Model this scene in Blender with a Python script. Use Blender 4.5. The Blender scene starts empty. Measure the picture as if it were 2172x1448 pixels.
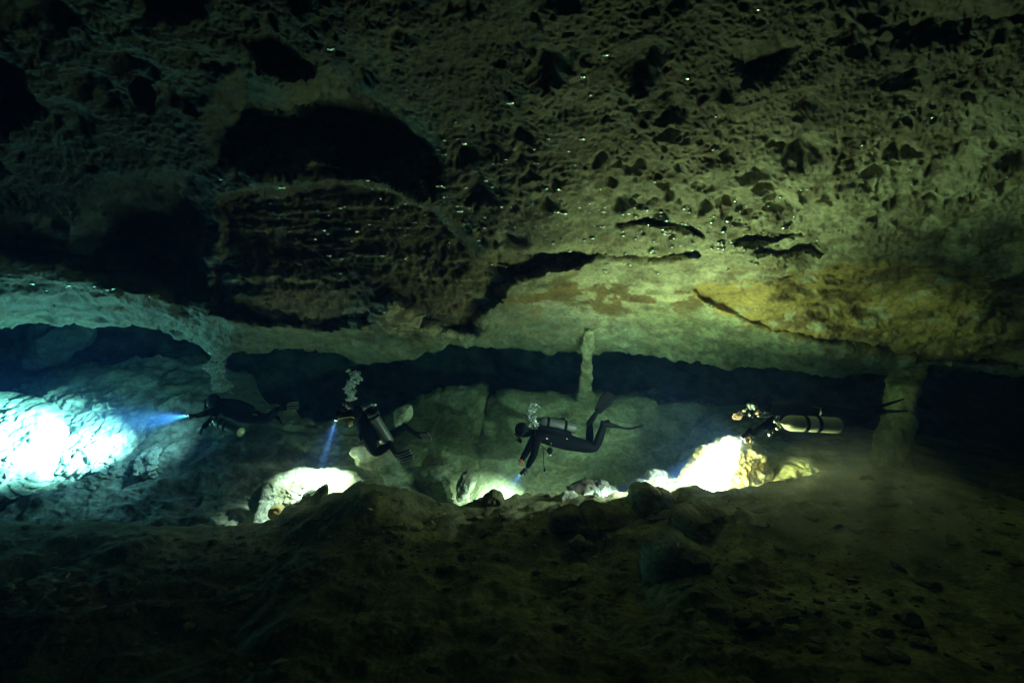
import bpy, bmesh, math, random
import numpy as np
from mathutils import Vector, Matrix, Quaternion

# ------------------------------------------------------------------ camera, world, exposure
random.seed(7); rng = np.random.default_rng(7)
scn = bpy.context.scene
C = scn.collection
PITCH = math.radians(6.0); CAMZ = 1.9; F = 1086.0
cam_d = bpy.data.cameras.new('camera'); cam = bpy.data.objects.new('camera', cam_d); C.objects.link(cam)
cam_d.lens = 18; cam_d.sensor_width = 36; cam_d.clip_start = 0.02; cam_d.clip_end = 200
cam_d.dof.use_dof = True; cam_d.dof.focus_distance = 7.5; cam_d.dof.aperture_fstop = 2.0
cam.location = (0, 0, CAMZ); cam.rotation_euler = (math.pi/2 + PITCH, 0, 0)
scn.camera = cam
w = bpy.data.worlds.new('World'); scn.world = w; w.use_nodes = True
w.node_tree.nodes['Background'].inputs[0].default_value = (0.10, 0.45, 0.50, 1)
w.node_tree.nodes['Background'].inputs[1].default_value = 0.0006      # no daylight reaches the cave
vs = scn.view_settings
vs.view_transform = 'Standard'; vs.look = 'None'; vs.gamma = 1; vs.use_curve_mapping = False; vs.exposure = 0.0
cy = scn.cycles
cy.max_bounces = 8; cy.diffuse_bounces = 5; cy.glossy_bounces = 3; cy.transmission_bounces = 6
cy.volume_bounces = 1; cy.sample_clamp_indirect = 40; cy.use_guiding = True
cy.caustics_reflective = False; cy.caustics_refractive = False
cy.use_denoising = True
GAIN = 3.6

def at(u, v, Y):
    x = (u-1086)/F*Y; z = (724-v)/F*Y
    c, s = math.cos(PITCH), math.sin(PITCH)
    return Vector((x, Y*c - z*s, Y*s + z*c + CAMZ))
def at_np(u, v, Y):
    x = (u-1086)/F*Y; z = (724-v)/F*Y
    c, s = math.cos(PITCH), math.sin(PITCH)
    return np.stack([x, Y*c - z*s, Y*s + z*c + CAMZ], -1)
VIEW_UP = Vector((0, -math.sin(PITCH), math.cos(PITCH))); VIEW_FW = Vector((0, math.cos(PITCH), math.sin(PITCH)))

# ------------------------------------------------------------------ numpy noise
def _h(ix, iy, iz, seed):
    n = (ix.astype(np.int64)*374761393 + iy.astype(np.int64)*668265263 + iz.astype(np.int64)*2147483647 + seed*974634777) & 0xffffffff
    n = ((n ^ (n >> 13))*1274126177) & 0xffffffff
    n = ((n ^ (n >> 15))*2246822519) & 0xffffffff
    return (n ^ (n >> 16)) & 0xffffffff
_G = np.array([[1,1,0],[-1,1,0],[1,-1,0],[-1,-1,0],[1,0,1],[-1,0,1],[1,0,-1],[-1,0,-1],[0,1,1],[0,-1,1],[0,1,-1],[0,-1,-1],[1,1,0],[-1,1,0],[0,-1,1],[0,-1,-1]], float)
def perlin(P, seed=0):
    i = np.floor(P).astype(np.int64); f = P - i
    w_ = f*f*f*(f*(f*6-15)+10)
    out = 0
    for a in (0, 1):
        for b in (0, 1):
            for c in (0, 1):
                g = _G[_h(i[..., 0]+a, i[..., 1]+b, i[..., 2]+c, seed) & 15]
                d = (g[..., 0]*(f[..., 0]-a) + g[..., 1]*(f[..., 1]-b) + g[..., 2]*(f[..., 2]-c))
                wt = (w_[..., 0] if a else 1-w_[..., 0])*(w_[..., 1] if b else 1-w_[..., 1])*(w_[..., 2] if c else 1-w_[..., 2])
                out = out + wt*d
    return out
def fbm(P, octs=4, seed=0, gain=.5):
    s, a = 0, 1
    for k in range(octs):
        s = s + a*perlin(P, seed+k*17); P = P*2.03 + 3.7; a *= gain
    return s
def ridged(P, octs=4, seed=0):
    s, a = 0, 1
    for k in range(octs):
        s = s + a*(1-2*np.abs(perlin(P, seed+k*13))); P = P*2.1 + 1.3; a *= .5
    return s/1.9
def pits(P, seed=0, rmin=.15, rmax=.62, dens=.75):
    """bowls of uneven size; 0 = rim level, 1 = deepest"""
    i = np.floor(P).astype(np.int64); best = np.zeros(P.shape[:-1])
    for a in (-1, 0, 1):
        for b in (-1, 0, 1):
            for c in (-1, 0, 1):
                q = [i[..., 0]+a, i[..., 1]+b, i[..., 2]+c]
                h0 = _h(*q, seed)
                r1 = (h0 & 1023)/1023.; r2 = ((h0 >> 10) & 1023)/1023.; r3 = ((h0 >> 20) & 1023)/1023.
                h1 = _h(*q, seed+5)
                rad = rmin + (rmax-rmin)*((h1 & 1023)/1023.)**2
                on = ((h1 >> 10) & 1023)/1023. < dens
                d = np.sqrt((P[..., 0]-q[0]-r1)**2 + (P[..., 1]-q[1]-r2)**2 + (P[..., 2]-q[2]-r3)**2)
                t = np.clip(1-d/rad, 0, 1)*on*(.4+.6*rad/rmax)
                best = np.maximum(best, t)
    return best
def sst(a, b, x):
    t = np.clip((x-a)/(b-a), 0, 1); return t*t*(3-2*t)
def poly_sd(U, V, pts):
    """signed distance in pixels to a closed outline, positive inside"""
    pts = np.array(pts, float); n = len(pts)
    d = np.full(U.shape, 1e9); ins = np.zeros(U.shape, bool)
    for k in range(n):
        x0, y0 = pts[k]; x1, y1 = pts[(k+1) % n]
        dx, dy = x1-x0, y1-y0
        t = np.clip(((U-x0)*dx + (V-y0)*dy)/(dx*dx+dy*dy+1e-9), 0, 1)
        d = np.minimum(d, np.hypot(U-x0-t*dx, V-y0-t*dy))
        if abs(dy) > 1e-9:
            cr = ((y0 > V) != (y1 > V)) & (U < (x1-x0)*(V-y0)/(y1-y0) + x0)
            ins ^= cr
    return np.where(ins, d, -d)
def tps(ctrl):
    """smooth inverse-depth field through (u, v, distance) points"""
    c = np.array(ctrl, float); X = c[:, :2]/1000.; y = 1/c[:, 2]
    n = len(c)
    def K(r2): return .5*r2*np.log(np.maximum(r2, 1e-12))
    D2 = ((X[:, None]-X[None])**2).sum(-1)
    A = np.zeros((n+3, n+3)); A[:n, :n] = K(D2) + np.eye(n)*2e-4
    A[:n, n] = 1; A[:n, n+1:] = X; A[n, :n] = 1; A[n+1:, :n] = X.T
    wv = np.linalg.solve(A, np.concatenate([y, np.zeros(3)]))
    def f(U, V):
        u, v = U/1000., V/1000.
        out = wv[n] + wv[n+1]*u + wv[n+2]*v
        for k in range(n):
            out = out + wv[k]*K((u-X[k, 0])**2 + (v-X[k, 1])**2)
        return 1/np.maximum(out, .02)
    return f
def curve(pts):
    p = np.array(pts, float)
    return lambda u: np.interp(u, p[:, 0], p[:, 1])

# ------------------------------------------------------------------ materials
def nodes_of(name):
    m = bpy.data.materials.new(name); m.use_nodes = True
    return m, m.node_tree.nodes, m.node_tree.links
def rock_mat(name, col_a=None, col_b=None, rough=.75, bump=.5, scale=18, spec=.3):
    m, N, L = nodes_of(name); b = N['Principled BSDF']
    b.inputs['Roughness'].default_value = rough; b.inputs['Specular IOR Level'].default_value = spec
    tc = N.new('ShaderNodeNewGeometry')
    n1 = N.new('ShaderNodeTexNoise'); n1.inputs['Scale'].default_value = scale; n1.inputs['Detail'].default_value = 8; n1.inputs['Roughness'].default_value = .65
    n2 = N.new('ShaderNodeTexNoise'); n2.inputs['Scale'].default_value = scale*.16; n2.inputs['Detail'].default_value = 5
    L.new(tc.outputs['Position'], n1.inputs['Vector']); L.new(tc.outputs['Position'], n2.inputs['Vector'])
    r1 = N.new('ShaderNodeMapRange'); r1.inputs['From Min'].default_value = .3; r1.inputs['From Max'].default_value = .7; r1.inputs['To Min'].default_value = .55; r1.inputs['To Max'].default_value = 1.35
    r2 = N.new('ShaderNodeMapRange'); r2.inputs['From Min'].default_value = .3; r2.inputs['From Max'].default_value = .7; r2.inputs['To Min'].default_value = .7; r2.inputs['To Max'].default_value = 1.25
    L.new(n1.outputs['Fac'], r1.inputs['Value']); L.new(n2.outputs['Fac'], r2.inputs['Value'])
    mu = N.new('ShaderNodeMath'); mu.operation = 'MULTIPLY'; L.new(r1.outputs[0], mu.inputs[0]); L.new(r2.outputs[0], mu.inputs[1])
    sc = N.new('ShaderNodeVectorMath'); sc.operation = 'SCALE'; L.new(mu.outputs[0], sc.inputs['Scale'])
    if col_a is None:
        at_ = N.new('ShaderNodeAttribute'); at_.attribute_name = 'tint'; L.new(at_.outputs['Color'], sc.inputs[0])
    else:
        mx = N.new('ShaderNodeMix'); mx.data_type = 'RGBA'
        n3 = N.new('ShaderNodeTexNoise'); n3.inputs['Scale'].default_value = 3.5; n3.inputs['Detail'].default_value = 4
        r3 = N.new('ShaderNodeMapRange'); r3.inputs['From Min'].default_value = .42; r3.inputs['From Max'].default_value = .6
        L.new(tc.outputs['Position'], n3.inputs['Vector']); L.new(n3.outputs['Fac'], r3.inputs['Value']); L.new(r3.outputs[0], mx.inputs['Factor'])
        mx.inputs['A'].default_value = (*col_a, 1); mx.inputs['B'].default_value = (*col_b, 1)
        L.new(mx.outputs['Result'], sc.inputs[0])
    L.new(sc.outputs[0], b.inputs['Base Color'])
    bp = N.new('ShaderNodeBump'); bp.inputs['Strength'].default_value = bump; bp.inputs['Distance'].default_value = .03
    L.new(n1.outputs['Fac'], bp.inputs['Height']); L.new(bp.outputs['Normal'], b.inputs['Normal'])
    return m
def plain(name, col, rough=.5, metal=0, spec=.5, noise=.25, scale=30, coat=0):
    m, N, L = nodes_of(name); b = N['Principled BSDF']
    b.inputs['Roughness'].default_value = rough; b.inputs['Metallic'].default_value = metal; b.inputs['Specular IOR Level'].default_value = spec
    b.inputs['Coat Weight'].default_value = coat
    n = N.new('ShaderNodeTexNoise'); n.inputs['Scale'].default_value = scale; n.inputs['Detail'].default_value = 5
    tc = N.new('ShaderNodeTexCoord'); L.new(tc.outputs['Object'], n.inputs['Vector'])
    mx = N.new('ShaderNodeMix'); mx.data_type = 'RGBA'
    mx.inputs['A'].default_value = (*[c*(1-noise) for c in col], 1); mx.inputs['B'].default_value = (*[min(1, c*(1+noise)) for c in col], 1)
    L.new(n.outputs['Fac'], mx.inputs['Factor']); L.new(mx.outputs['Result'], b.inputs['Base Color'])
    bp = N.new('ShaderNodeBump'); bp.inputs['Strength'].default_value = .15; bp.inputs['Distance'].default_value = .004
    L.new(n.outputs['Fac'], bp.inputs['Height']); L.new(bp.outputs['Normal'], b.inputs['Normal'])
    return m
M = dict(
    ceil=rock_mat('ceiling_limestone', rough=.62, spec=.45, bump=.8),
    floor=rock_mat('silty_floor', rough=.95, spec=.08, bump=.6, scale=30),
    back=rock_mat('back_limestone', rough=.85, spec=.2, bump=.7, scale=14),
    suit=plain('black_neoprene', (.003, .003, .004), .7, spec=.04, noise=.4),
    rubber=plain('black_rubber', (.004, .004, .005), .55, spec=.08),
    hood=plain('black_hood', (.003, .003, .004), .6, spec=.08),
    skin=plain('skin', (.50, .30, .20), .5, spec=.4, noise=.1),
    glove=plain('dark_glove', (.05, .045, .04), .6),
    steel=plain('tank_metal', (.20, .21, .20), .42, metal=.2, noise=.12, scale=9),
    white_tank=plain('cream_tank_paint', (.62, .60, .44), .38, noise=.1, scale=9),
    grey_tank=plain('grey_tank_paint', (.055, .06, .06), .5, noise=.15, scale=9),
    cap=plain('tank_base_paint', (.50, .58, .36), .6, noise=.1),
    chrome=plain('chromed_brass', (.75, .75, .72), .2, metal=1.0, noise=.05),
    strap=plain('webbing', (.004, .004, .005), .85, spec=.04),
    fin_grey=plain('pale_fin_ribs', (.32, .33, .31), .6),
    white=plain('white_plastic', (.7, .7, .66), .5, noise=.1),
    yellow=plain('yellow_hose', (.5, .36, .05), .45),
    red=plain('red_plastic', (.5, .05, .03), .4),
)
def glass_mat():
    m, N, L = nodes_of('mask_glass'); b = N['Principled BSDF']
    b.inputs['Base Color'].default_value = (.35, .42, .45, 1); b.inputs['Roughness'].default_value = .05; b.inputs['Specular IOR Level'].default_value = 1
    n = N.new('ShaderNodeTexNoise'); n.inputs['Scale'].default_value = 20
    r = N.new('ShaderNodeMapRange'); r.inputs['To Min'].default_value = .02; r.inputs['To Max'].default_value = .15
    L.new(n.outputs['Fac'], r.inputs['Value']); L.new(r.outputs[0], b.inputs['Roughness'])
    return m
M['glass'] = glass_mat()
def air_mat(name='air_bubble', rough=.03, col=(.85, .95, .95), tr=0.0, mix=.35, alpha=1.0):
    m, N, L = nodes_of(name); b = N['Principled BSDF']
    b.inputs['Base Color'].default_value = (*col, 1); b.inputs['Roughness'].default_value = rough
    b.inputs['Metallic'].default_value = mix; b.inputs['Transmission Weight'].default_value = tr
    b.inputs['Alpha'].default_value = alpha
    n = N.new('ShaderNodeTexNoise'); n.inputs['Scale'].default_value = 12
    r = N.new('ShaderNodeMapRange'); r.inputs['To Min'].default_value = rough*.5; r.inputs['To Max'].default_value = rough*1.6
    L.new(n.outputs['Fac'], r.inputs['Value']); L.new(r.outputs[0], b.inputs['Roughness'])
    return m
M['air'] = air_mat(mix=1.0, rough=.20)
M['plume'] = air_mat('exhaled_air', mix=0, rough=.3, alpha=.38, col=(.9, .97, .97))
def lens_mat(name, col, s):
    m, N, L = nodes_of(name); b = N['Principled BSDF']
    b.inputs['Base Color'].default_value = (.8, .8, .8, 1)
    b.inputs['Emission Color'].default_value = (*col, 1); b.inputs['Emission Strength'].default_value = s
    return m
M['lens'] = lens_mat('lit_torch_lens', (.75, .88, 1), 8)

# ------------------------------------------------------------------ object helpers
def tag(o, label=None, cat=None, group=None, kind=None):
    if label: o['label'] = label
    if cat: o['category'] = cat
    if group: o['group'] = group
    if kind: o['kind'] = kind
    return o
def link(name, me, mat=None, parent=None):
    o = bpy.data.objects.new(name, me); C.objects.link(o)
    if mat is not None and me is not None: me.materials.append(mat)
    if parent is not None:
        o.parent = parent
        bpy_mw = Matrix.LocRotScale(parent.location, parent.rotation_euler, None) if parent.parent is None else None
        if bpy_mw is not None: o.matrix_parent_inverse = bpy_mw.inverted()
        else: o.matrix_parent_inverse = Matrix.LocRotScale(parent.parent.location, None, None).inverted() @ Matrix.Identity(4) if False else Matrix.Identity(4)
    return o
def empty(name, loc):
    o = bpy.data.objects.new(name, None); C.objects.link(o); o.location = loc; o.empty_display_size = .2
    return o
def grid_mesh(name, P, tint=None):
    r, c = P.shape[:2]
    me = bpy.data.meshes.new(name); n = r*c
    me.vertices.add(n); me.vertices.foreach_set('co', P.reshape(-1).astype(np.float32))
    a = (np.arange(r-1)[:, None]*c + np.arange(c-1)[None]).reshape(-1)
    q = np.stack([a, a+c, a+c+1, a+1], -1).reshape(-1).astype(np.int32)
    me.loops.add(len(q)); me.loops.foreach_set('vertex_index', q)
    nf = len(a); me.polygons.add(nf); me.polygons.foreach_set('loop_start', (np.arange(nf)*4).astype(np.int32))
    me.polygons.foreach_set('use_smooth', np.ones(nf, bool))
    me.update(calc_edges=True)
    if tint is not None:
        at_ = me.attributes.new('tint', 'FLOAT_COLOR', 'POINT')
        t = np.concatenate([tint, np.ones(tint.shape[:2]+(1,))], -1)
        at_.data.foreach_set('color', t.reshape(-1).astype(np.float32))
    return me
def normals(P, towards):
    du = np.gradient(P, axis=1); dv = np.gradient(P, axis=0)
    n = np.cross(du, dv); n /= np.linalg.norm(n, axis=-1, keepdims=True)+1e-12
    s = np.sign((n*(towards-P)).sum(-1, keepdims=True)); s[s == 0] = 1
    return n*s
CAMP = np.array([0, 0, CAMZ])
def mixc(a, b, t): return a*(1-t[..., None]) + b*t[..., None]
def col(*c): return np.array(c, float)

# ------------------------------------------------------------------ the cave: ceiling
lip2 = curve([(-900, 690), (0, 692), (200, 688), (330, 698), (400, 715), (450, 738), (520, 746), (640, 740), (700, 745), (760, 762), (830, 768),
              (880, 760), (950, 738), (1100, 752), (1180, 752), (1274, 748), (1372, 759), (1556, 780), (1740, 792), (1860, 800), (1960, 790), (2172, 800), (3100, 830)])
ceil_Y = tps([(-900, -800, 2.3), (1086, -800, 2.2), (3000, -800, 2.1),
    (-800, -200, 3.5), (0, 0, 4.1), (700, 0, 4.0), (1400, 0, 3.8), (2172, 0, 3.5), (2900, -100, 3.0),
    (-800, 200, 4.4), (0, 200, 4.7), (600, 200, 4.8), (1086, 200, 4.6), (1600, 200, 4.4), (2172, 200, 4.0), (2900, 200, 3.5),
    (-800, 450, 5.3), (0, 400, 5.6), (300, 400, 5.9), (500, 400, 5.8), (800, 400, 5.7), (1086, 400, 5.5), (1600, 400, 5.3), (2172, 400, 4.8), (2900, 450, 4.2),
    (0, 520, 6.3), (300, 560, 6.7), (600, 540, 6.3), (900, 540, 6.3), (1300, 520, 6.2), (1700, 520, 6.0), (2172, 520, 5.5),
    (-800, 640, 6.6), (0, 620, 6.9), (300, 640, 7.1), (550, 640, 6.6), (800, 650, 6.6), (1000, 640, 6.9), (1300, 620, 7.2), (1600, 630, 6.6), (1850, 640, 6.7), (2172, 640, 6.4),
    (0, 680, 7.8), (400, 690, 8.0), (750, 700, 7.8), (1000, 710, 8.1), (1250, 700, 8.6), (1480, 690, 7.6), (1700, 730, 7.3), (2000, 730, 7.1), (2172, 720, 6.9), (3000, 720, 6),
    (300, 740, 9.4), (750, 760, 9.6), (1100, 755, 10.2), (1300, 755, 10.4), (1600, 785, 9.0), (1900, 800, 7.9), (2172, 800, 7.9)])
def build_ceiling():
    nu, nv, ne = 1080, 470, 40
    U1 = np.linspace(-520, 2700, nu); t = np.linspace(0, 1, nv)
    Lv = lip2(U1) - 7*sst(700, 1000, U1) + 7*perlin(np.stack([U1/60, U1*0, U1*0+.5], -1), 3) + 4*perlin(np.stack([U1/17, U1*0, U1*0+.5], -1), 4)
    V = -420 + (Lv[None]+420)*t[:, None]; U = np.repeat(U1[None], nv, 0)
    Y = ceil_Y(U, V)
    W = at_np(U, V, Y)
    wob = fbm(W*1.6, 3, 11); wob2 = fbm(W*5, 3, 12)
    Uw, Vw = U + 22*wob + 7*wob2, V + 12*wob + 5*wob2
    # hollows bitten up into the roof (deeper along the view)
    def hollow(pts, k, soft):
        nonlocal Y
        s = poly_sd(Uw, Vw, pts); Y = Y*(1 + k*sst(-soft*.25, soft, s))
        return s
    hollow([(650, 180), (700, 172), (760, 190), (860, 240), (915, 300), (918, 340), (860, 385), (740, 380), (650, 345), (560, 350), (470, 330), (450, 270), (480, 190), (500, 155), (560, 190), (610, 200)], .22, 110)
    hollow([(520, 90), (570, 78), (620, 110), (650, 150), (600, 165), (540, 135)], .15, 25)
    hollow([(265, 180), (290, 165), (320, 200), (310, 230), (280, 220)], .13, 18)
    hollow([(180, 470), (200, 420), (290, 380), (400, 385), (455, 440), (475, 560), (470, 640), (380, 650), (250, 600), (120, 560), (-40, 520), (-300, 500), (-300, 470), (60, 470), (140, 500)], .22, 100)
    hollow([(-60, 120), (0, 110), (50, 150), (60, 230), (10, 290), (-80, 280)], .16, 35)
    hollow([(290, -20), (420, -20), (430, 30), (370, 45), (310, 30)], .14, 25)
    hollow([(1830, 60), (1900, -10), (2100, -20), (2180, 40), (2050, 90), (1960, 110), (1880, 90)], .03, 60)
    hollow([(1550, 120), (1650, 75), (1700, 100), (1640, 170), (1560, 190)], .05, 40)
    # the brown wall of the near dome, the overlying pale plate and the ochre recess
    s_brown = poly_sd(Uw, Vw, [(470, 420), (560, 385), (700, 385), (850, 400), (930, 440), (1020, 520), (1100, 520), (1350, 535), (1200, 560), (1095, 590), (1060, 650), (985, 708), (900, 700), (848, 645), (770, 692), (690, 700), (560, 692), (440, 668), (455, 520)])
    s_plate = poly_sd(Uw*.5+U*.5, Vw*.5+V*.5, [(1480, 602), (1560, 615), (1640, 606), (1720, 572), (1800, 552), (1900, 552), (2050, 570), (2172, 585), (2700, 620), (2700, -500), (1400, -500), (1300, 480), (1400, 560)])
    s_ochre = poly_sd(Uw, Vw, [(1470, 602), (1560, 612), (1640, 602), (1720, 568), (1800, 548), (1900, 548), (2172, 578), (2800, 620), (2800, 800), (2172, 782), (1950, 768), (1820, 740), (1700, 712), (1610, 694), (1540, 662), (1490, 640)])
    s_tri = poly_sd(Uw, Vw, [(750, 700), (848, 640), (905, 692), (985, 712), (850, 722)])
    s_rock = poly_sd(Uw, Vw, [(-400, 520), (0, 528), (90, 540), (190, 555), (270, 575), (345, 612), (385, 650), (200, 650), (-400, 640)])
    Y = Y*(1 + .10*sst(-2, 18, s_brown))
    Y = Y*(1 + .02*sst(0, 9, s_ochre))
    Y = Y*(1 - .045*sst(0, 22, s_rock))
    # bedding cracks
    for pts, wd, k in (([(1090, 522), (1200, 532), (1330, 542), (1480, 535)], 9, .05), ([(1310, 478), (1370, 470), (1430, 474), (1450, 486), (1490, 500)], 6, .05),
                       ([(1560, 512), (1630, 506), (1700, 503)], 4, .03), ([(1610, 540), (1700, 538), (1740, 540)], 4, .03), ([(650, 345), (760, 365), (900, 420)], 4, -.02)):
        d = np.full(U.shape, 1e9)
        for (x0, y0), (x1, y1) in zip(pts[:-1], pts[1:]):
            tt = np.clip(((U-x0)*(x1-x0) + (Vw-y0)*(y1-y0))/((x1-x0)**2+(y1-y0)**2), 0, 1)
            d = np.minimum(d, np.hypot(U-x0-tt*(x1-x0), Vw-y0-tt*(y1-y0)))
        Y = Y*(1 + k*sst(wd, wd*.3, d))
    P = at_np(U, V, Y)
    Nn = normals(P, CAMP)
    rag = fbm(P*np.array([3.5, 3.5, 7.]), 4, 96)
    s_ochre = s_ochre + 16*rag*sst(1750, 1520, U)*sst(8, 60, U*0 + np.abs(V-600)) + 5*rag
    brown = sst(-6, 8, s_brown); ochre = sst(-3, 3, s_ochre); tri = sst(-3, 6, s_tri)
    smooth = np.clip(sst(400, 560, V - 40*sst(1500, 1100, U) + 25*wob)*(1-brown), 0, 1)
    Q = P + .10*np.stack([fbm(P*4, 2, 31), fbm(P*4, 2, 32), fbm(P*4, 2, 33)], -1)
    p1 = pits(Q*np.array([2.2, 2.2, 2.6]), 41, .2, .62, .8); p2 = pits(Q*6.0, 42, .2, .62, .9); p3 = pits(Q*14.0, 43, .2, .6, .95)
    big = fbm(P*.9, 3, 51)
    h = .10*big
    pm = (1-.85*smooth)*(1-.8*brown)
    h = h - pm*(.20*p1 + .13*pits(Q*np.array([1.0, 1.0, 1.3]), 45, .1, .5, .5) + (.05*np.sqrt(p2+1e-6)+.10*p2)*sst(-.25, .3, fbm(P*.8, 2, 55)+.1) + (.022*np.sqrt(p3+1e-6)+.01)*sst(-.3, .2, fbm(P*1.3, 2, 57)) + .05*ridged(P*np.array([3., 3., 8.]), 3, 58)*sst(0, .4, fbm(P*.7, 2, 59)))
    h = h + .030*ridged(P*np.array([7, 7, 9]), 4, 61)*(1-.7*smooth) + .012*fbm(P*30, 3, 62)
    flute = ridged(P*np.array([9., 9., 1.6]), 3, 71)
    strata = fbm(P*np.array([.8, .8, 9.]), 4, 72)
    h = h + brown*((.05*flute + .03*ridged(P*np.array([16., 16., 3.]), 2, 76))*sst(470, 560, V) + .07*strata + .05*fbm(P*6, 3, 73))
    h = h + ochre*(.05*fbm(P*np.array([2., 2., 10.]), 4, 74))
    band = sst(650, 700, V)*(1-brown)
    h = h + band*(.05*ridged(P*np.array([4., 4., 7.]), 4, 78) - .06*np.sqrt(pits(Q*4.2, 79, .1, .5, .6)))
    h = h + smooth*(.035*fbm(P*np.array([3., 3., 6.]), 4, 75) - .03*pits(Q*5, 77, .1, .4, .35))
    h = h*sst(0, 1, 1.0 - .0*t[:, None])
    P = P + Nn*h[..., None]
    # rock colour, with light falloff to the left and top painted in
    big2 = fbm(P*1.2, 4, 81); fine = fbm(P*7, 4, 82)
    base = mixc(col(.20, .19, .125), col(.10, .08, .045), sst(-.15, .35, big2))
    base = mixc(base, col(.28, .30, .235), sst(.1, .45, fine)*.7)
    base = mixc(base, col(.06, .045, .025), sst(.12, .38, fbm(Q*3.2, 4, 83))*.75)
    base = mixc(base, col(.055, .095, .11), sst(850, 200, U + 120*wob)*.75)  # dim blue torch bounce on the left, painted into the rock colour
    base = mixc(base, col(.045, .042, .034), sst(1300, 900, U + 90*wob)*sst(620, 380, V)*sst(-.45, .0, big2)*.85)  # shade in and around the hollows, painted as dark brown
    base = mixc(base, mixc(col(.075, .072, .048), col(.045, .033, .018), sst(-.1, .25, fine)), sst(480, 0, V + 90*wob)*.8)  # light dying away towards the top, painted as darker browns
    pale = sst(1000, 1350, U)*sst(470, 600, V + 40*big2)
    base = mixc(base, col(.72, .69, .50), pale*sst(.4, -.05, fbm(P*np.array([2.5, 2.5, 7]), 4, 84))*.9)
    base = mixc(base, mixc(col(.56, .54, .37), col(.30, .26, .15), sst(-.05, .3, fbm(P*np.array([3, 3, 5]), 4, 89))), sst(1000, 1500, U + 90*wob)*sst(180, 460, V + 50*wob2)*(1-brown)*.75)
    gn = sst(640, 690, V + 10*wob)
    base = mixc(base, mixc(col(.15, .18, .125), col(.07, .085, .055), sst(-.1, .3, fine)), gn*sst(1500, 1100, U)*.9)
    base = mixc(base, mixc(col(.30, .36, .24), col(.14, .15, .08), sst(0, .25, fbm(P*np.array([6, 6, 1.5]), 4, 88))), gn*sst(1100, 1500, U)*.8)
    stain = sst(.08, .2, fbm(P*np.array([2.2, 2.2, 5]), 5, 85))
    base = mixc(base, col(.20, .12, .03), stain*sst(520, 620, V)*(1-.7*gn)*.9)
    base = mixc(base, col(.085, .055, .025), brown*(.75+.25*sst(0, .3, fine)))
    base = mixc(base, col(.25, .23, .15), brown*sst(.45, .8, flute*.5+strata*1.0)*.6)
    oc = mixc(col(.50, .37, .13), col(.22, .15, .055), sst(-.05, .35, fbm(P*np.array([1.5, 1.5, 5]), 5, 86)))
    oc = mixc(oc, col(.55, .52, .36), sst(.34, .42, fbm(P*np.array([2.5, 2.5, 6]), 3, 87)))
    base = mixc(base, oc, ochre)
    base = mixc(base, mixc(col(.34, .30, .17), col(.14, .09, .04), sst(-.1, .25, fine)), tri*.9)
    base = mixc(base, mixc(col(.12, .14, .10), col(.2, .2, .15), sst(0, .3, fine)), sst(-4, 8, s_rock))
    # the roof goes on over the gap behind the lip
    ext = []
    for k in range(1, ne+1):
        f = k/ne
        Yk = Y[-1]*(1 + .9*f**1.3)
        Pk = at_np(U1, V[-1] - 60*f**.7, Yk)
        Pk = Pk + .22*np.stack([fbm(Pk*1.3, 3, 91)]*3, -1)*np.array([.2, .2, 1])*min(1, f*3)
        off = (P[-1]-at_np(U1, V[-1], Y[-1]))*max(0, 1-f*4)
        ext.append(Pk+off)
    P = np.concatenate([P, np.stack(ext)]); T = np.concatenate([base, np.repeat(base[-1:]*.9, ne, 0)])
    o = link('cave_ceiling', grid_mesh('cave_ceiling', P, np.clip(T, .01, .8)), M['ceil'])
    tag(o, 'pitted limestone cave ceiling sloping down to a pale lip above the divers', kind='structure')
    return P[:nv], Nn, U, V
CP, CN, CU, CV = build_ceiling()

# ------------------------------------------------------------------ back slope, back wall
topc = curve([(-900, 780), (-200, 840), (0, 838), (60, 812), (120, 790), (200, 782), (280, 768), (430, 764), (520, 800), (560, 850), (640, 890), (700, 905), (760, 890), (830, 905),
              (900, 880), (1000, 850), (1100, 850), (1245, 826), (1400, 835), (1500, 860), (1600, 872), (1700, 892), (1800, 905), (1890, 925), (2000, 930), (2172, 960), (3000, 1000)])
back_Y = tps([(-800, 1250, 7.2), (0, 1250, 7.0), (600, 1250, 7.0), (1086, 1250, 7.6), (1550, 1250, 5.8), (2172, 1250, 5.8), (3000, 1250, 5.2),
              (-800, 1080, 8.2), (0, 1080, 8.2), (300, 1080, 8.2), (600, 1080, 7.5), (850, 1080, 8.5), (1086, 1080, 9.1), (1400, 1060, 8.6), (1550, 1060, 6.5), (1900, 1030, 6.6), (2172, 1060, 6.6), (3000, 1100, 6),
              (-800, 950, 9.4), (0, 950, 9.4), (300, 950, 9.3), (560, 960, 8.8), (750, 960, 9.6), (1086, 950, 10.9), (1400, 950, 10.8), (1650, 950, 8.0), (1900, 970, 7.5), (2172, 990, 8),
              (0, 830, 11), (300, 780, 11.5), (560, 850, 11), (750, 890, 11.5), (1086, 850, 12), (1500, 850, 12), (1700, 890, 10.5), (1900, 925, 9.5), (2172, 960, 10), (3000, 1000, 9)])
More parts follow.
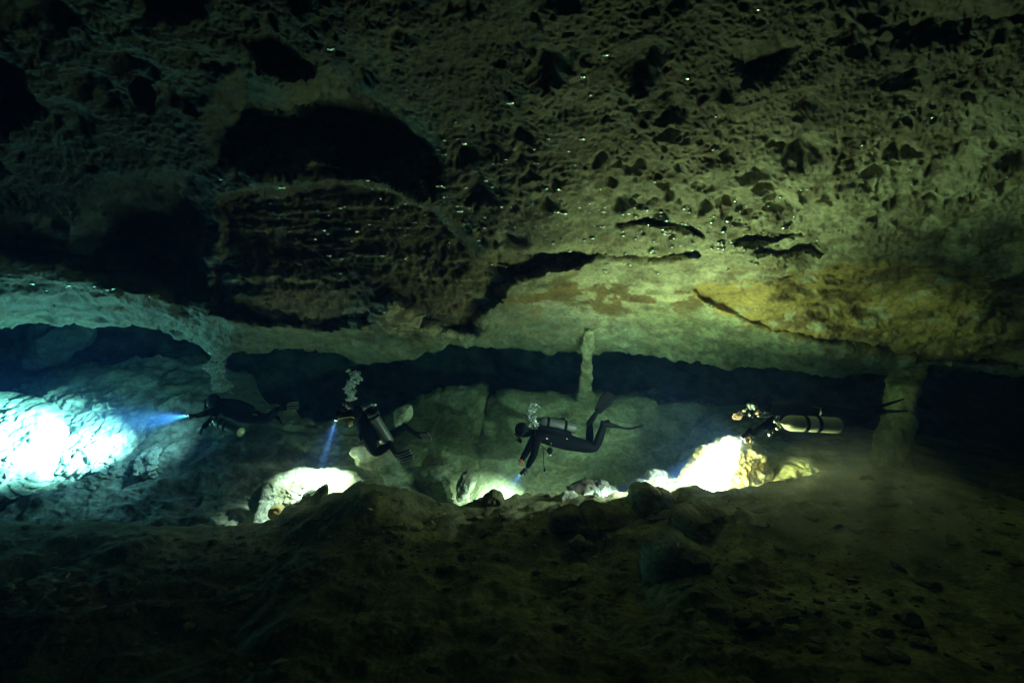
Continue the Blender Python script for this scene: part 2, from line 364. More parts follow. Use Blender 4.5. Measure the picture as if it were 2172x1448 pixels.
def build_back():
    nu, nv, ne = 860, 250, 40
    U1 = np.linspace(-520, 2700, nu); t = np.linspace(0, 1, nv)
    Tv = topc(U1) + 8*perlin(np.stack([U1/50, U1*0, U1*0+.5], -1), 7) + 4*perlin(np.stack([U1/14, U1*0, U1*0+.5], -1), 8)
    V = 1290 + (Tv[None]-1290)*t[:, None]; U = np.repeat(U1[None], nv, 0)
    Y = back_Y(U, V); P = at_np(U, V, Y); Nn = normals(P, CAMP)
    Q = P + .2*np.stack([fbm(P*2, 2, 131), fbm(P*2, 2, 132), fbm(P*2, 2, 133)], -1)
    # broken, tilted slabs: facets between crack lines
    rot = P @ np.array([[.8, .3, .1], [-.2, .9, .3], [.55, -.3, .9]])
    h = .16*fbm(P*.9, 3, 101) + .14*ridged(rot*np.array([.9, .9, 2.6]), 4, 102) + .04*ridged(Q*4, 3, 103) + .015*fbm(P*18, 3, 104)
    h = h*(1-.6*sst(1620, 1760, U))
    h = np.where(True, h, h)
    P = P + Nn*h[..., None]
    big = fbm(P*1.3, 4, 111); fine = fbm(P*6, 4, 112)
    base = mixc(col(.36, .35, .22), col(.22, .19, .10), sst(-.2, .3, big))
    base = mixc(base, col(.45, .44, .34), sst(.05, .4, fine)*.6)
    base = mixc(base, col(.13, .11, .06), sst(.2, .4, fbm(Q*2.4, 4, 113))*.6)
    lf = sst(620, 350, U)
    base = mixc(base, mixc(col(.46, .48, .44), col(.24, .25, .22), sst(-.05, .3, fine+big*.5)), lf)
    ext = []
    for k in range(1, ne+1):
        f = k/ne; Yk = Y[-1]*(1 + .8*f)
        Pk = at_np(U1, V[-1] + 45*f, Yk); Pk[:, 2] += .3*fbm(Pk*.9, 3, 121)*min(1, 3*f)
        ext.append(Pk + (P[-1]-at_np(U1, V[-1], Y[-1]))*max(0, 1-f*5))
    P = np.concatenate([P, np.stack(ext)]); T = np.concatenate([base, np.repeat(base[-1:], ne, 0)])
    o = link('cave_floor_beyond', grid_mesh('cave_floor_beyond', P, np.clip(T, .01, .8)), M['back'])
    tag(o, 'broken limestone slope rising behind the divers', kind='structure')
build_back()
def build_wall():
    nu, nv = 420, 170
    U, V = np.meshgrid(np.linspace(-900, 3100, nu), np.linspace(560, 1100, nv))
    Y = tps([(-900, 560, 11), (-900, 1100, 11), (0, 560, 13), (0, 1100, 12.6), (500, 600, 15.5), (500, 1050, 15), (1086, 600, 18), (1086, 1100, 18), (1700, 600, 16.5), (1700, 1100, 16), (2172, 600, 13), (2172, 1100, 13), (3100, 560, 9), (3100, 1100, 9)])(U, V)
    P = at_np(U, V, Y); Nn = normals(P, CAMP)
    h = .9*fbm(P*.45, 4, 141) + .25*ridged(P*np.array([1.4, 1.4, .8]), 4, 142)
    P = P + Nn*h[..., None]
    fine = fbm(P*2, 4, 143)
    T = mixc(col(.15, .16, .14), col(.07, .07, .06), sst(-.2, .3, fine))
    o = link('cave_wall', grid_mesh('cave_wall', P, T), M['back'])
    tag(o, 'dark far cave wall fading into blue water', kind='structure')
build_wall()

# ------------------------------------------------------------------ foreground floor with its crest
crest = curve([(-900, 1150), (-200, 1125), (0, 1112), (250, 1108), (400, 1118), (536, 1106), (583, 1095), (610, 1073), (677, 1073), (699, 1050), (762, 1027), (810, 1030), (859, 1037), (931, 1064),
               (975, 1073), (1019, 1056), (1060, 1058), (1115, 1047), (1181, 1048), (1269, 1060), (1336, 1046), (1347, 1040), (1390, 1043), (1422, 1032), (1470, 1030), (1519, 1043),
               (1545, 1038), (1632, 1024), (1680, 1017), (1754, 998), (1800, 993), (1900, 1000), (2000, 1012), (2172, 1062), (2400, 1100), (3100, 1150)])
front_Y = tps([(-900, 1800, 2.3), (1086, 1800, 2.1), (3000, 1800, 2.1), (-900, 1448, 3.4), (0, 1448, 3.4), (600, 1448, 3.2), (1086, 1448, 3.1), (1700, 1448, 3.0), (2172, 1448, 2.9), (3000, 1448, 2.6),
               (0, 1250, 4.7), (600, 1250, 4.6), (1086, 1250, 4.5), (1700, 1250, 3.9), (2172, 1250, 3.7),
               (-900, 1130, 6.0), (0, 1130, 6.2), (400, 1130, 6.3), (600, 1120, 6.2), (900, 1120, 6.0), (1200, 1120, 5.8), (1500, 1120, 4.9), (1800, 1100, 4.8), (2172, 1120, 4.4),
               (600, 1085, 6.5), (800, 1040, 6.7), (1086, 1060, 6.8), (1340, 1045, 6.2), (1500, 1040, 5.6), (1650, 1022, 5.6), (1800, 995, 5.8), (2000, 1015, 5.5), (2172, 1065, 5.0), (3000, 1140, 4.2)])
def build_front():
    nu, nv, ne = 900, 270, 14
    U1 = np.linspace(-520, 2700, nu); t = np.linspace(0, 1, nv)**.8
    Cv = crest(U1) + 4*perlin(np.stack([U1/40, U1*0, U1*0+.5], -1), 17) + 5*perlin(np.stack([U1/15, U1*0, U1*0+.5], -1), 18)
    V = 1800 + (Cv[None]-1800)*t[:, None]; U = np.repeat(U1[None], nv, 0)
    Y = front_Y(U, V); P = at_np(U, V, Y); Nn = normals(P, CAMP)
    P0 = P[-1].copy()
    Q = P + .12*np.stack([fbm(P*3, 2, 231), fbm(P*3, 2, 232), fbm(P*3, 2, 233)], -1)
    fade = sst(1.0, .93, t)[:, None]*.75+.25
    h = .16*fbm(P*.8, 3, 201) + .07*fbm(P*2.2, 3, 202) + .022*fbm(Q*6, 4, 203)*sst(-.2, .3, fbm(P*.9, 2, 206)) - .03*pits(Q*4, 205, .1, .45, .35) + .045*pits(P*6, 207, .1, .5, .3) + .03*pits(P*12, 208, .1, .5, .3) + .012*fbm(P*20, 4, 204)
    silt = sst(1550, 1900, U); h = h*(1-.6*silt)*fade
    P = P + Nn*h[..., None]
    big = fbm(P*1.1, 4, 211); fine = fbm(P*6, 4, 212)
    base = mixc(col(.36, .33, .19), col(.25, .225, .12), sst(-.2, .3, big))
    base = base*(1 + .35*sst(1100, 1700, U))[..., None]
    base = mixc(base, col(.22, .21, .14), sst(.1, .45, fine)*.4)
    base = mixc(base, col(.08, .07, .045), sst(.2, .42, fbm(Q*3, 4, 213))*.5)
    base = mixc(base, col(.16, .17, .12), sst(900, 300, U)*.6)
    global FP
    FP = P.copy()
    ext = []
    for k in range(1, ne+1):
        f = k/ne
        Pk = P0.copy(); Pk[:, 1] += .8*f*(1-.0*f); Pk[:, 2] -= .10*f + .75*f*f
        Pk = Pk + .1*fbm(Pk*2.5, 3, 221)[:, None]*np.array([0, .5, 1])*min(1, 3*f)
        ext.append(Pk + (P[-1]-P0)*(1-f))
    P = np.concatenate([P, np.stack(ext)]); T = np.concatenate([base, np.repeat(base[-1:], ne, 0)])
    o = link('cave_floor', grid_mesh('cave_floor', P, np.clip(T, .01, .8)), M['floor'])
    tag(o, 'dim silty cave floor rising to a rocky crest', kind='structure')
build_front()

# ------------------------------------------------------------------ boulders and slabs: outline in view, own distance and thickness
def rock(name, pts, Y0, thick, mat, label, cat='boulder', group=None, tilt=0, side=0, seed=1, sub=(120, 60), rough=.03, facet=.06, tint=None, flat=.62, kind=None, back=None):
    pts = np.array(pts, float); cu, cv = pts.mean(0)
    ang = np.arctan2(-(pts[:, 1]-cv), pts[:, 0]-cu); o_ = np.argsort(ang); ang = ang[o_]; rad = np.hypot(pts[:, 0]-cu, pts[:, 1]-cv)[o_]
    ang = np.concatenate([ang-2*np.pi, ang, ang+2*np.pi]); rad = np.tile(rad, 3)
    nt, npn = sub
    th = np.linspace(-np.pi, np.pi, nt+1); ph = np.linspace(-np.pi/2, np.pi/2, npn+1)
    R = np.interp(th, ang, rad)
    ring_ = np.stack([np.cos(th)*2.2+seed, np.sin(th)*2.2, th*0+.5], -1)
    R = R*(1 + .07*fbm(ring_, 2, 320+seed) + .05*fbm(ring_*4, 3, 321+seed))
    TH, PH = np.meshgrid(th, ph)
    cp = np.abs(np.cos(PH))**flat; RR = np.repeat(R[None], npn+1, 0)
    u = cu + RR*cp*np.cos(TH); v = cv - RR*cp*np.sin(TH)
    Y = Y0 + tilt*(cv - v)/100. + side*(u-cu)/100.
    P = at_np(u, v, Y)
    fw = np.array(VIEW_FW)
    sx, sy, sz = np.cos(PH)*np.cos(TH), np.cos(PH)*np.sin(TH), np.sin(PH)
    pr_ = np.random.default_rng(seed*11+3); cut = np.ones_like(sx)
    for _ in range(22):
        q = pr_.normal(size=3); q[2] = -abs(q[2])*.9-.25; q /= np.linalg.norm(q); hq = pr_.uniform(.55, .92)
        dq = sx*q[0]+sy*q[1]+sz*q[2]
        cut = np.minimum(cut, np.where(dq > 1e-3, hq/np.maximum(dq, 1e-3), 9))
    keep = np.abs(np.cos(PH))**3      # the outline stays, the faces turned to us are broken flat
    cut2 = 1-(1-cut)*(1-.75*keep)
    ct_ = at_np(np.array(cu), np.array(cv), np.array(float(Y0)))
    P = P + fw*(np.sin(PH)*thick*cut)[..., None]
    P = ct_ + (P-ct_)*cut2[..., None]
    ctr = np.array(at(cu, cv, Y0)); 
    d = P-ctr; dn = d/(np.linalg.norm(d, axis=-1, keepdims=True)+1e-9)
    sh = np.array([seed*3.1, seed*1.7, seed*5.3])
    hh = facet*ridged((P+sh)*2.2, 4, 301+seed) + facet*.6*fbm((P+sh)*1.3, 2, 300+seed) + rough*fbm((P+sh)*9, 4, 302+seed) - rough*pits((P+sh)*7, 305, .1, .5, .5)
    hh = hh + rough*.45*ridged((P+sh+.15*fbm(P*2, 2, 307)[..., None])*np.array([4., 4., 7.]), 4, 306+seed)
    hh[:, -1] = hh[:, 0]
    dirn = dn*np.array([.35, .5, .5]) + (-fw*np.cos(0))*(.7*np.sign(-np.sin(PH)))[..., None]*np.abs(np.sin(PH))[..., None]
    edge = np.abs(np.sin(PH))[..., None]
    P = P + dirn*hh[..., None]*(.5+.5*edge)
    P[:, -1] = P[:, 0]
    T = None
    tt = tint if tint else ((.34, .31, .19), (.18, .15, .08))
    f = fbm((P+sh)*2.4, 4, 310+seed); T = mixc(col(*tt[0]), col(*tt[1]), sst(-.15, .3, f))
    P = P-ctr
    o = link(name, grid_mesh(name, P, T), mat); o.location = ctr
    tag(o, label, cat if not kind else None, group, kind)
    return o
slabs = 'limestone slabs leaning behind the divers'
GR = ((.30, .32, .17), (.20, .19, .09))
rock('rock_slab', [(745, 965), (800, 905), (850, 868), (900, 832), (945, 816), (1000, 810), (1040, 812), (1041, 832), (1026, 872), (1024, 930), (1016, 1000), (985, 1062), (930, 1085), (860, 1070), (790, 1040), (760, 1000)], 10.3, .5, M['back'],
     'left tilted limestone slab with a straight crack along its right edge', 'rock slab', slabs, tilt=.9, seed=1, sub=(260, 150), tint=GR, flat=.42, facet=.07)
rock('rock_slab', [(1036, 860), (1050, 826), (1120, 832), (1200, 838), (1235, 824), (1300, 842), (1400, 858), (1500, 868), (1600, 858), (1640, 900), (1620, 950), (1560, 990), (1440, 1030), (1330, 1055), (1200, 1085), (1080, 1100), (990, 1085), (1012, 1010), (1026, 930)], 10.2, .5, M['back'],
     'wide pale slab filling the space behind the centre diver', 'rock slab', slabs, tilt=.95, seed=2, sub=(420, 220), tint=((.36, .38, .22), (.25, .25, .13)), flat=.4, facet=.07)
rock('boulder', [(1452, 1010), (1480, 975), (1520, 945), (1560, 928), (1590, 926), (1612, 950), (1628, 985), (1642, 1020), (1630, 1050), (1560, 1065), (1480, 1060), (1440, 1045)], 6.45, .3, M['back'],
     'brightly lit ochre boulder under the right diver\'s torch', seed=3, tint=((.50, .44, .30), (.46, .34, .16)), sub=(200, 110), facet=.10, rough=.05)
rock('boulder', [(1655, 1010), (1685, 985), (1715, 972), (1735, 985), (1756, 992), (1750, 1015), (1700, 1035), (1640, 1035)], 6.3, .28, M['back'],
     'low yellowish jagged rock right of the bright ochre boulder', seed=4, tint=((.50, .45, .22), (.30, .24, .10)), facet=.08, rough=.05)
rock('boulder', [(1345, 1030), (1370, 1016), (1420, 1008), (1455, 1010), (1460, 1050), (1400, 1065), (1340, 1060)], 6.9, .3, M['back'],
     'white lit rock shelf left of the ochre boulder', seed=5, tint=((.32, .31, .27), (.2, .19, .16)), rough=.06)
rock('boulder', [(1205, 1035), (1230, 1026), (1265, 1030), (1300, 1040), (1345, 1036), (1350, 1060), (1270, 1070), (1215, 1062)], 7.2, .25, M['back'],
     'bone-white crumbly rock lying on the crest below the centre diver', seed=6, tint=((.2, .2, .18), (.09, .07, .05)), rough=.08)
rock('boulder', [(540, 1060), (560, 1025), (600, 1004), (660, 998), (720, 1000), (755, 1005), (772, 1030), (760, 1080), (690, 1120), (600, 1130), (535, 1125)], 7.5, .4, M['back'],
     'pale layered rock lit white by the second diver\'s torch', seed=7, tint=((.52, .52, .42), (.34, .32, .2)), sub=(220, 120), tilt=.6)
rock('boulder', [(606, 1085), (640, 1060), (668, 1040), (690, 1026), (696, 1034), (686, 1060), (672, 1090), (630, 1110)], 7.0, .13, M['floor'],
     'dark pointed rock spike standing in front of the white lit rock', seed=8, tint=((.25, .26, .20), (.16, .16, .12)), facet=.03, rough=.02)
rock('boulder', [(568, 1085), (580, 1074), (597, 1078), (600, 1092), (585, 1100), (570, 1098)], 7.0, .12, M['floor'],
     'small brown stone at the lower left of the white lit rock', 'stone', seed=9, tint=((.28, .2, .08), (.2, .14, .06)), facet=.02, rough=.02)
rock('boulder', [(740, 960), (765, 945), (800, 948), (830, 960), (838, 978), (806, 985), (795, 1002), (765, 992), (752, 972)], 8.0, .16, M['back'],
     'flat pale flake of rock below the second diver\'s knees', seed=10, tint=((.42, .42, .28), (.34, .33, .2)), facet=.04)
rock('boulder', [(835, 885), (850, 862), (872, 860), (873, 875), (855, 895), (838, 905)], 9.2, .15, M['back'],
     'small pale jagged rock standing behind the second diver\'s tank', seed=11, tint=((.42, .42, .28), (.34, .33, .2)), facet=.04)
rock('boulder', [(970, 1040), (976, 1016), (984, 1002), (992, 1000), (1002, 1016), (997, 1030), (992, 1052), (980, 1062), (970, 1058)], 8.6, .15, M['back'],
     'knobbly grey rock wedged in the crack between the two slabs', seed=12, tint=((.36, .38, .28), (.26, .26, .18)), facet=.06, rough=.05)
rock('boulder', [(1022, 1058), (1035, 1046), (1055, 1043), (1072, 1056), (1070, 1072), (1030, 1075)], 6.7, .14, M['floor'],
     'dark rounded stone in silhouette before the centre diver\'s light pool', seed=13, tint=((.2, .18, .10), (.14, .12, .07)), facet=.03, rough=.02)
rock('boulder', [(1165, 1120), (1172, 1092), (1230, 1088), (1285, 1080), (1330, 1096), (1345, 1108), (1290, 1118), (1240, 1130), (1190, 1138)], 5.6, .32, M['floor'],
     'long low dark rock on the foreground slope', seed=14, tint=((.26, .20, .13), (.17, .135, .085)), sub=(160, 80))
rock('boulder', [(1336, 1080), (1342, 1040), (1362, 1034), (1400, 1044), (1440, 1062), (1475, 1085), (1440, 1098), (1380, 1108), (1345, 1105)], 5.7, .3, M['floor'],
     'angular upright rock on the crest with a straight sloping edge', seed=15, flat=.35, tint=((.40, .38, .23), (.28, .25, .14)), sub=(160, 90))
rock('boulder', [(1425, 1110), (1440, 1086), (1480, 1082), (1540, 1085), (1580, 1100), (1600, 1130), (1605, 1160), (1560, 1170), (1500, 1160), (1440, 1140), (1422, 1128)], 5.0, .36, M['floor'],
     'broad rounded boulder on the slope below the ochre boulder', seed=16, tint=((.38, .31, .19), (.26, .21, .12)), sub=(180, 100))
rock('boulder', [(1366, 1200), (1372, 1175), (1410, 1150), (1440, 1142), (1470, 1158), (1500, 1190), (1520, 1230), (1505, 1260), (1440, 1270), (1380, 1255), (1362, 1230)], 4.3, .34, M['floor'],
     'dark blue-grey pyramid-shaped boulder nearest the camera', seed=19, flat=.85, tint=((.32, .34, .28), (.2, .21, .17)), sub=(200, 110), facet=.13)
rock('boulder', [(1185, 1052), (1205, 1042), (1222, 1046), (1226, 1068), (1205, 1072)], 6.55, .06, M['back'],
     'little white flake of rock upright on the crest', 'stone', seed=18, tint=((.5, .5, .42), (.4, .38, .28)), facet=.01, rough=.02)
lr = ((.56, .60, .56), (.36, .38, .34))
for k, (pts, Y0, th, lab) in enumerate([
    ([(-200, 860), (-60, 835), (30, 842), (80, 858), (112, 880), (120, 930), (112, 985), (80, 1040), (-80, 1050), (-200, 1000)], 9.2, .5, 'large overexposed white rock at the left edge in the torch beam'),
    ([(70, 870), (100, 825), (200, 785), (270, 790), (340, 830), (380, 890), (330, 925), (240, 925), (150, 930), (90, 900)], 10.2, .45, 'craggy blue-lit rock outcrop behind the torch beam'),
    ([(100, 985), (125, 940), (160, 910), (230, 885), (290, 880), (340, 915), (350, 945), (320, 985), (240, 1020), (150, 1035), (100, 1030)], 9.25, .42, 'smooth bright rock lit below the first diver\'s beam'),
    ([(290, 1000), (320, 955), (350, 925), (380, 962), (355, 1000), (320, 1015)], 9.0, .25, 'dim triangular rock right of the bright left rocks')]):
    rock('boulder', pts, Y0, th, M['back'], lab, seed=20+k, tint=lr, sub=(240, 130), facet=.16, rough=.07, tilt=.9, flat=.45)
# low rubble on the foreground slope
for k, (u, v, r, Y) in enumerate([(1040, 1135, 18, 5.8), (830, 1120, 26, 5.9), (1230, 1155, 22, 5.2), (1310, 1290, 30, 4.1), (700, 1130, 22, 5.9), (950, 1210, 20, 4.9)]):
    pr = random.Random(k)
    pts = [(u + r*math.cos(a)*pr.uniform(.8, 1.3), v - .55*r*math.sin(a)*pr.uniform(.7, 1.2)) for a in [i*math.tau/9 for i in range(9)]]
    where = ['below the centre diver', 'below the white lit rock\'s right end', 'below the long dark rock', 'nearest the pyramid boulder', 'under the rock spike', 'alone in the middle of the slope'][k]
    rock('stone', pts, Y, r/F*Y*.7, M['floor'], 'low dark stone half sunk in silt ' + where, 'stone', 'stones scattered on the foreground slope', seed=40+k, sub=(60, 30), tint=((.32, .28, .17), (.2, .17, .1)), facet=.04, rough=.03)

def rubble(n=1500):
    bm0 = bmesh.new(); bmesh.ops.create_icosphere(bm0, subdivisions=2, radius=1); bv = np.array([v.co[:] for v in bm0.verts]); bf = np.array([[v.index for v in f.verts] for f in bm0.faces]); bm0.free()
    V, Fc, T = [], [], []; r, c = FP.shape[:2]
    for k in range(n):
        cl = rng.random() < .7
        if cl:
            cu_, cr_ = [(430, .80), (560, .72), (300, .86), (620, .55), (480, .93), (700, .88), (200, .7)][rng.integers(7)]
            j = int(np.clip(rng.normal(cu_, 60), 0, c-1)); i = int(np.clip(rng.normal(cr_*r, 18), 5, r-2))
        else: j = rng.integers(60, c-60); i = rng.integers(int(r*.25), r-2)
        s_ = .010+.05*rng.random()**4
        q = bv/np.maximum(.55, np.abs(bv @ rng.normal(size=3))[:, None]*.5+.7)
        q = q*(1+.35*rng.normal(size=(len(bv), 1))*.35)*s_*np.array([rng.uniform(.7, 1.5), rng.uniform(.7, 1.3), rng.uniform(.35, .8)])
        V.append(q + FP[i, j] + np.array([0, 0, s_*.15])); Fc.append(bf + k*len(bv))
        b = rng.uniform(1.1, 2.1); T.append(np.repeat(np.array([[.21*b, .19*b, .125*b]]), len(bv), 0))
    V = np.concatenate(V); Fc = np.concatenate(Fc); T = np.concatenate(T)
    me = bpy.data.meshes.new('rubble'); me.from_pydata([tuple(x) for x in V], [], Fc.tolist())
    a_ = me.attributes.new('tint', 'FLOAT_COLOR', 'POINT'); a_.data.foreach_set('color', np.concatenate([T, np.ones((len(T), 1))], 1).reshape(-1).astype(np.float32))
    me.materials.append(M['floor']); o = bpy.data.objects.new('rubble', me); C.objects.link(o)
    tag(o, 'fine stone rubble scattered over the silty slope', None, None, 'stuff')
rubble()
# ------------------------------------------------------------------ stone columns
def column(path, label, tint, seed):
    n = len(path); nt = 72; rows = 140
    ts = np.linspace(0, n-1, rows); arr = np.array(path, float)
    u, v, r, Y = [np.interp(ts, np.arange(n), arr[:, k]) for k in range(4)]
    ctr = at_np(u, v, Y); rr = r/F*Y
    th = np.linspace(0, 2*np.pi, nt+1)
    ring = np.cos(th)[None, :, None]*np.array([1, 0, 0]) + np.sin(th)[None, :, None]*np.array(VIEW_FW)
    P = ctr[:, None]+ring*rr[:, None, None]
    s = P*np.array([5, 5, 1.6])+seed
    h = .10*ridged(s, 3, 401+seed)*rr[:, None] + .35*fbm(P*3+seed, 3, 402)*rr[:, None] + .01*fbm(P*20, 3, 403)
    P = P + ring*h[..., None]; P[:, -1] = P[:, 0]
    f = fbm(P*np.array([6, 6, 1.5]), 3, 405)
    T = mixc(col(*tint[0]), col(*tint[1]), sst(-.1, .3, f))
    c0 = P[-1].mean(0)
    o = link('stone_column', grid_mesh('stone_column', P-c0, T), M['back']); o.location = c0
    tag(o, label, 'stone column', 'dripstone columns joining ceiling and floor')
column([(1249, 698, 1.5, 8.35), (1249, 703, 9, 8.4), (1248, 714, 13, 8.6), (1245, 745, 11.5, 9.0), (1244, 790, 11, 9.6), (1242, 818, 13, 10.2), (1240, 850, 18, 10.9)],
       'slim pale stone column rising from the slab behind the centre diver', ((.34, .36, .22), (.20, .20, .12)), 3)
column([(1932, 735, 33, 8.0), (1927, 775, 28, 7.7), (1919, 815, 29, 7.4), (1911, 860, 25, 7.3), (1902, 905, 28, 7.15), (1893, 940, 30, 7.1), (1886, 985, 36, 7.05), (1880, 1040, 50, 7.0)],
       'thick yellowish stone column at the right behind the last diver\'s fins', ((.46, .46, .20), (.27, .25, .11)), 8)
# hanging pale rock seen beyond the lip on the left
rock('hanging_rock', [(60, 690), (120, 680), (200, 690), (190, 720), (140, 745), (110, 775), (75, 790), (45, 780), (60, 750), (55, 715)], 11.5, .4, M['back'],
     'blue-lit rock tongue hanging beyond the lip at far left', 'hanging rock', seed=31, tint=((.20, .24, .25), (.12, .14, .15)))

# ------------------------------------------------------------------ mesh parts for people and kit
def bm_new(): return bmesh.new()
def bm_tube(bm, pts, radii, seg=12, cap=True):
    pts = [Vector(p) for p in pts]; n = len(pts)
    if not hasattr(radii, '__len__'): radii = [radii]*n
    t0 = (pts[1]-pts[0]).normalized(); ref = Vector((0, 0, 1)) if abs(t0.z) < .9 else Vector((1, 0, 0))
    a = t0.cross(ref).normalized(); rings = []
    for i, p in enumerate(pts):
        t = (pts[min(i+1, n-1)]-pts[max(i-1, 0)]).normalized()
        a = (a - t*a.dot(t)).normalized(); b = t.cross(a)
        r = radii[i]; ra, rb = (r if hasattr(r, '__len__') else (r, r))
        rings.append([bm.verts.new(p + a*math.cos(k*math.tau/seg)*ra + b*math.sin(k*math.tau/seg)*rb) for k in range(seg)])
    for r0, r1 in zip(rings[:-1], rings[1:]):
        for k in range(seg): bm.faces.new((r0[k], r0[(k+1) % seg], r1[(k+1) % seg], r1[k]))
    if cap: bm.faces.new(rings[0][::-1]); bm.faces.new(rings[-1])
    return rings
def bm_ell(bm, c, ax, seg=18, rings=12):
    """ellipsoid; ax = three half-axis vectors"""
    c = Vector(c); g = []
    for i in range(1, rings):
        p = math.pi*i/rings
        g.append([bm.verts.new(c + ax[0]*math.sin(p)*math.cos(k*math.tau/seg) + ax[1]*math.sin(p)*math.sin(k*math.tau/seg) + ax[2]*math.cos(p)) for k in range(seg)])
    top = bm.verts.new(c+ax[2]); bot = bm.verts.new(c-ax[2])
    for r0, r1 in zip(g[:-1], g[1:]):
        for k in range(seg): bm.faces.new((r0[k], r1[k], r1[(k+1) % seg], r0[(k+1) % seg]))
    for k in range(seg):
        bm.faces.new((top, g[0][k], g[0][(k+1) % seg])); bm.faces.new((bot, g[-1][(k+1) % seg], g[-1][k]))
def fin_obj(name, bm, mat, parent, smooth=True):
    bmesh.ops.recalc_face_normals(bm, faces=bm.faces)
    if smooth:
        for f in bm.faces: f.smooth = True
    me = bpy.data.meshes.new(name); bm.to_mesh(me); bm.free()
    # children are placed relative to the thing's empty (no rotation on it)
    root = parent
    off = Vector((0, 0, 0))
    while root is not None: off += root.location; root = root.parent
    me.transform(Matrix.Translation(-off))
    o = bpy.data.objects.new(name, me); C.objects.link(o); me.materials.append(mat); o.parent = parent
    return o
def cr(pts, n=6):
    """smooth polyline through points"""
    pts = [Vector(p) for p in pts]; out = []
    for i in range(len(pts)-1):
        p0 = pts[max(i-1, 0)]; p1 = pts[i]; p2 = pts[i+1]; p3 = pts[min(i+2, len(pts)-1)]
        for k in range(n):
            t = k/n
            out.append(.5*((2*p1) + (p2-p0)*t + (2*p0-5*p1+4*p2-p3)*t*t + (3*p1-p0-3*p2+p3)*t**3))
    out.append(pts[-1]); return out

def body_mesh(root, J):
    """one continuous wetsuit grown over the joints"""
    names, co, rad, ed = [], [], [], []
    def v(n, p, r):
        names.append(n); co.append(Vector(p)); rad.append(tuple(1.22*q for q in (r if hasattr(r, '__len__') else (r, r)))); return len(co)-1
    def e(a, b): ed.append((a, b))
    pel = v('pelvis', J['hip'], (.15, .135))
    waist = v('waist', J['hip'].lerp(J['chest'], .45), (.15, .13))
    ch = v('chest', J['chest'], (.19, .16)); nk = v('neck', J['neck'], (.07, .07)); hd = v('head', J['head'], (.088, .095))
    e(pel, waist); e(waist, ch); e(ch, nk); e(nk, hd)
    for s in ('l', 'r'):
        sh = v('sh', J[s+'sh'], .075); el0 = v('', J[s+'sh'].lerp(J[s+'el'], .5), .056); el = v('', J[s+'el'], .046); fa = v('', J[s+'el'].lerp(J[s+'wr'], .4), .046); wr = v('', J[s+'wr'] + (J[s+'wr']-J[s+'el']).normalized()*.03, .030)
        e(ch, sh); e(sh, el0); e(el0, el); e(el, fa); e(fa, wr)
        hp = v('', J[s+'hp'], .108); th = v('', J[s+'hp'].lerp(J[s+'kn'], .5), .094); kn = v('', J[s+'kn'], .062); ca = v('', J[s+'kn'].lerp(J[s+'an'], .35), .062); an = v('', J[s+'an'], .040); ft = v('', J[s+'an']+(J[s+'ft']-J[s+'an'])*.8, .036)
        e(pel, hp); e(hp, th); e(th, kn); e(kn, ca); e(ca, an); e(an, ft)
    me = bpy.data.meshes.new('wetsuit_body')
    me.from_pydata([tuple(c-root.location) for c in co], ed, [])
    o = bpy.data.objects.new('body', me); C.objects.link(o); o.parent = root
    sk = o.modifiers.new('skin', 'SKIN'); sk.use_smooth_shade = True; sk.branch_smoothing = .6
    if not me.skin_vertices: raise RuntimeError('no skin layer')
    for k, r in enumerate(rad):
        me.skin_vertices[0].data[k].radius = r
        me.skin_vertices[0].data[k].use_root = (k == 0)
    sb = o.modifiers.new('sub', 'SUBSURF'); sb.levels = 2; sb.render_levels = 2
    me.materials.append(M['suit'])
    return o
def hand(root, wr, tip, side, mat, curl=.6):
    """palm, four fingers of unequal length and a thumb, closed toward the tip direction"""
    bm = bm_new(); d = (tip-wr).normalized(); s = side - d*side.dot(d); s.normalize(); n = d.cross(s)
    L = .098
    bm_ell(bm, wr + d*L*.5, (s*.042, n*.018, d*L*.62), 12, 8)
    for k, (off, ln) in enumerate(((-.030, .066), (-.010, .078), (.011, .074), (.031, .058))):
        b0 = wr + d*(L*.8) + s*off
        pts = [b0]; ang = 0; p = b0
        for seg in range(3):
            ang += curl*(.5+.3*seg); dd = d*math.cos(ang)+n*math.sin(ang); p = p + dd*ln*(.45, .32, .23)[seg]; pts.append(p)
        bm_tube(bm, pts, [.0105, .0098, .0085, .006], 8)
    b0 = wr + d*.025 + s*(-.036); p1 = b0 + (-s*.6+d*.6+n*.5).normalized()*.04; p2 = p1 + (d*.7+n*.7).normalized()*.032
    bm_tube(bm, [b0, p1, p2], [.014, .012, .008], 8)
    return fin_obj('hand', bm, mat, root)
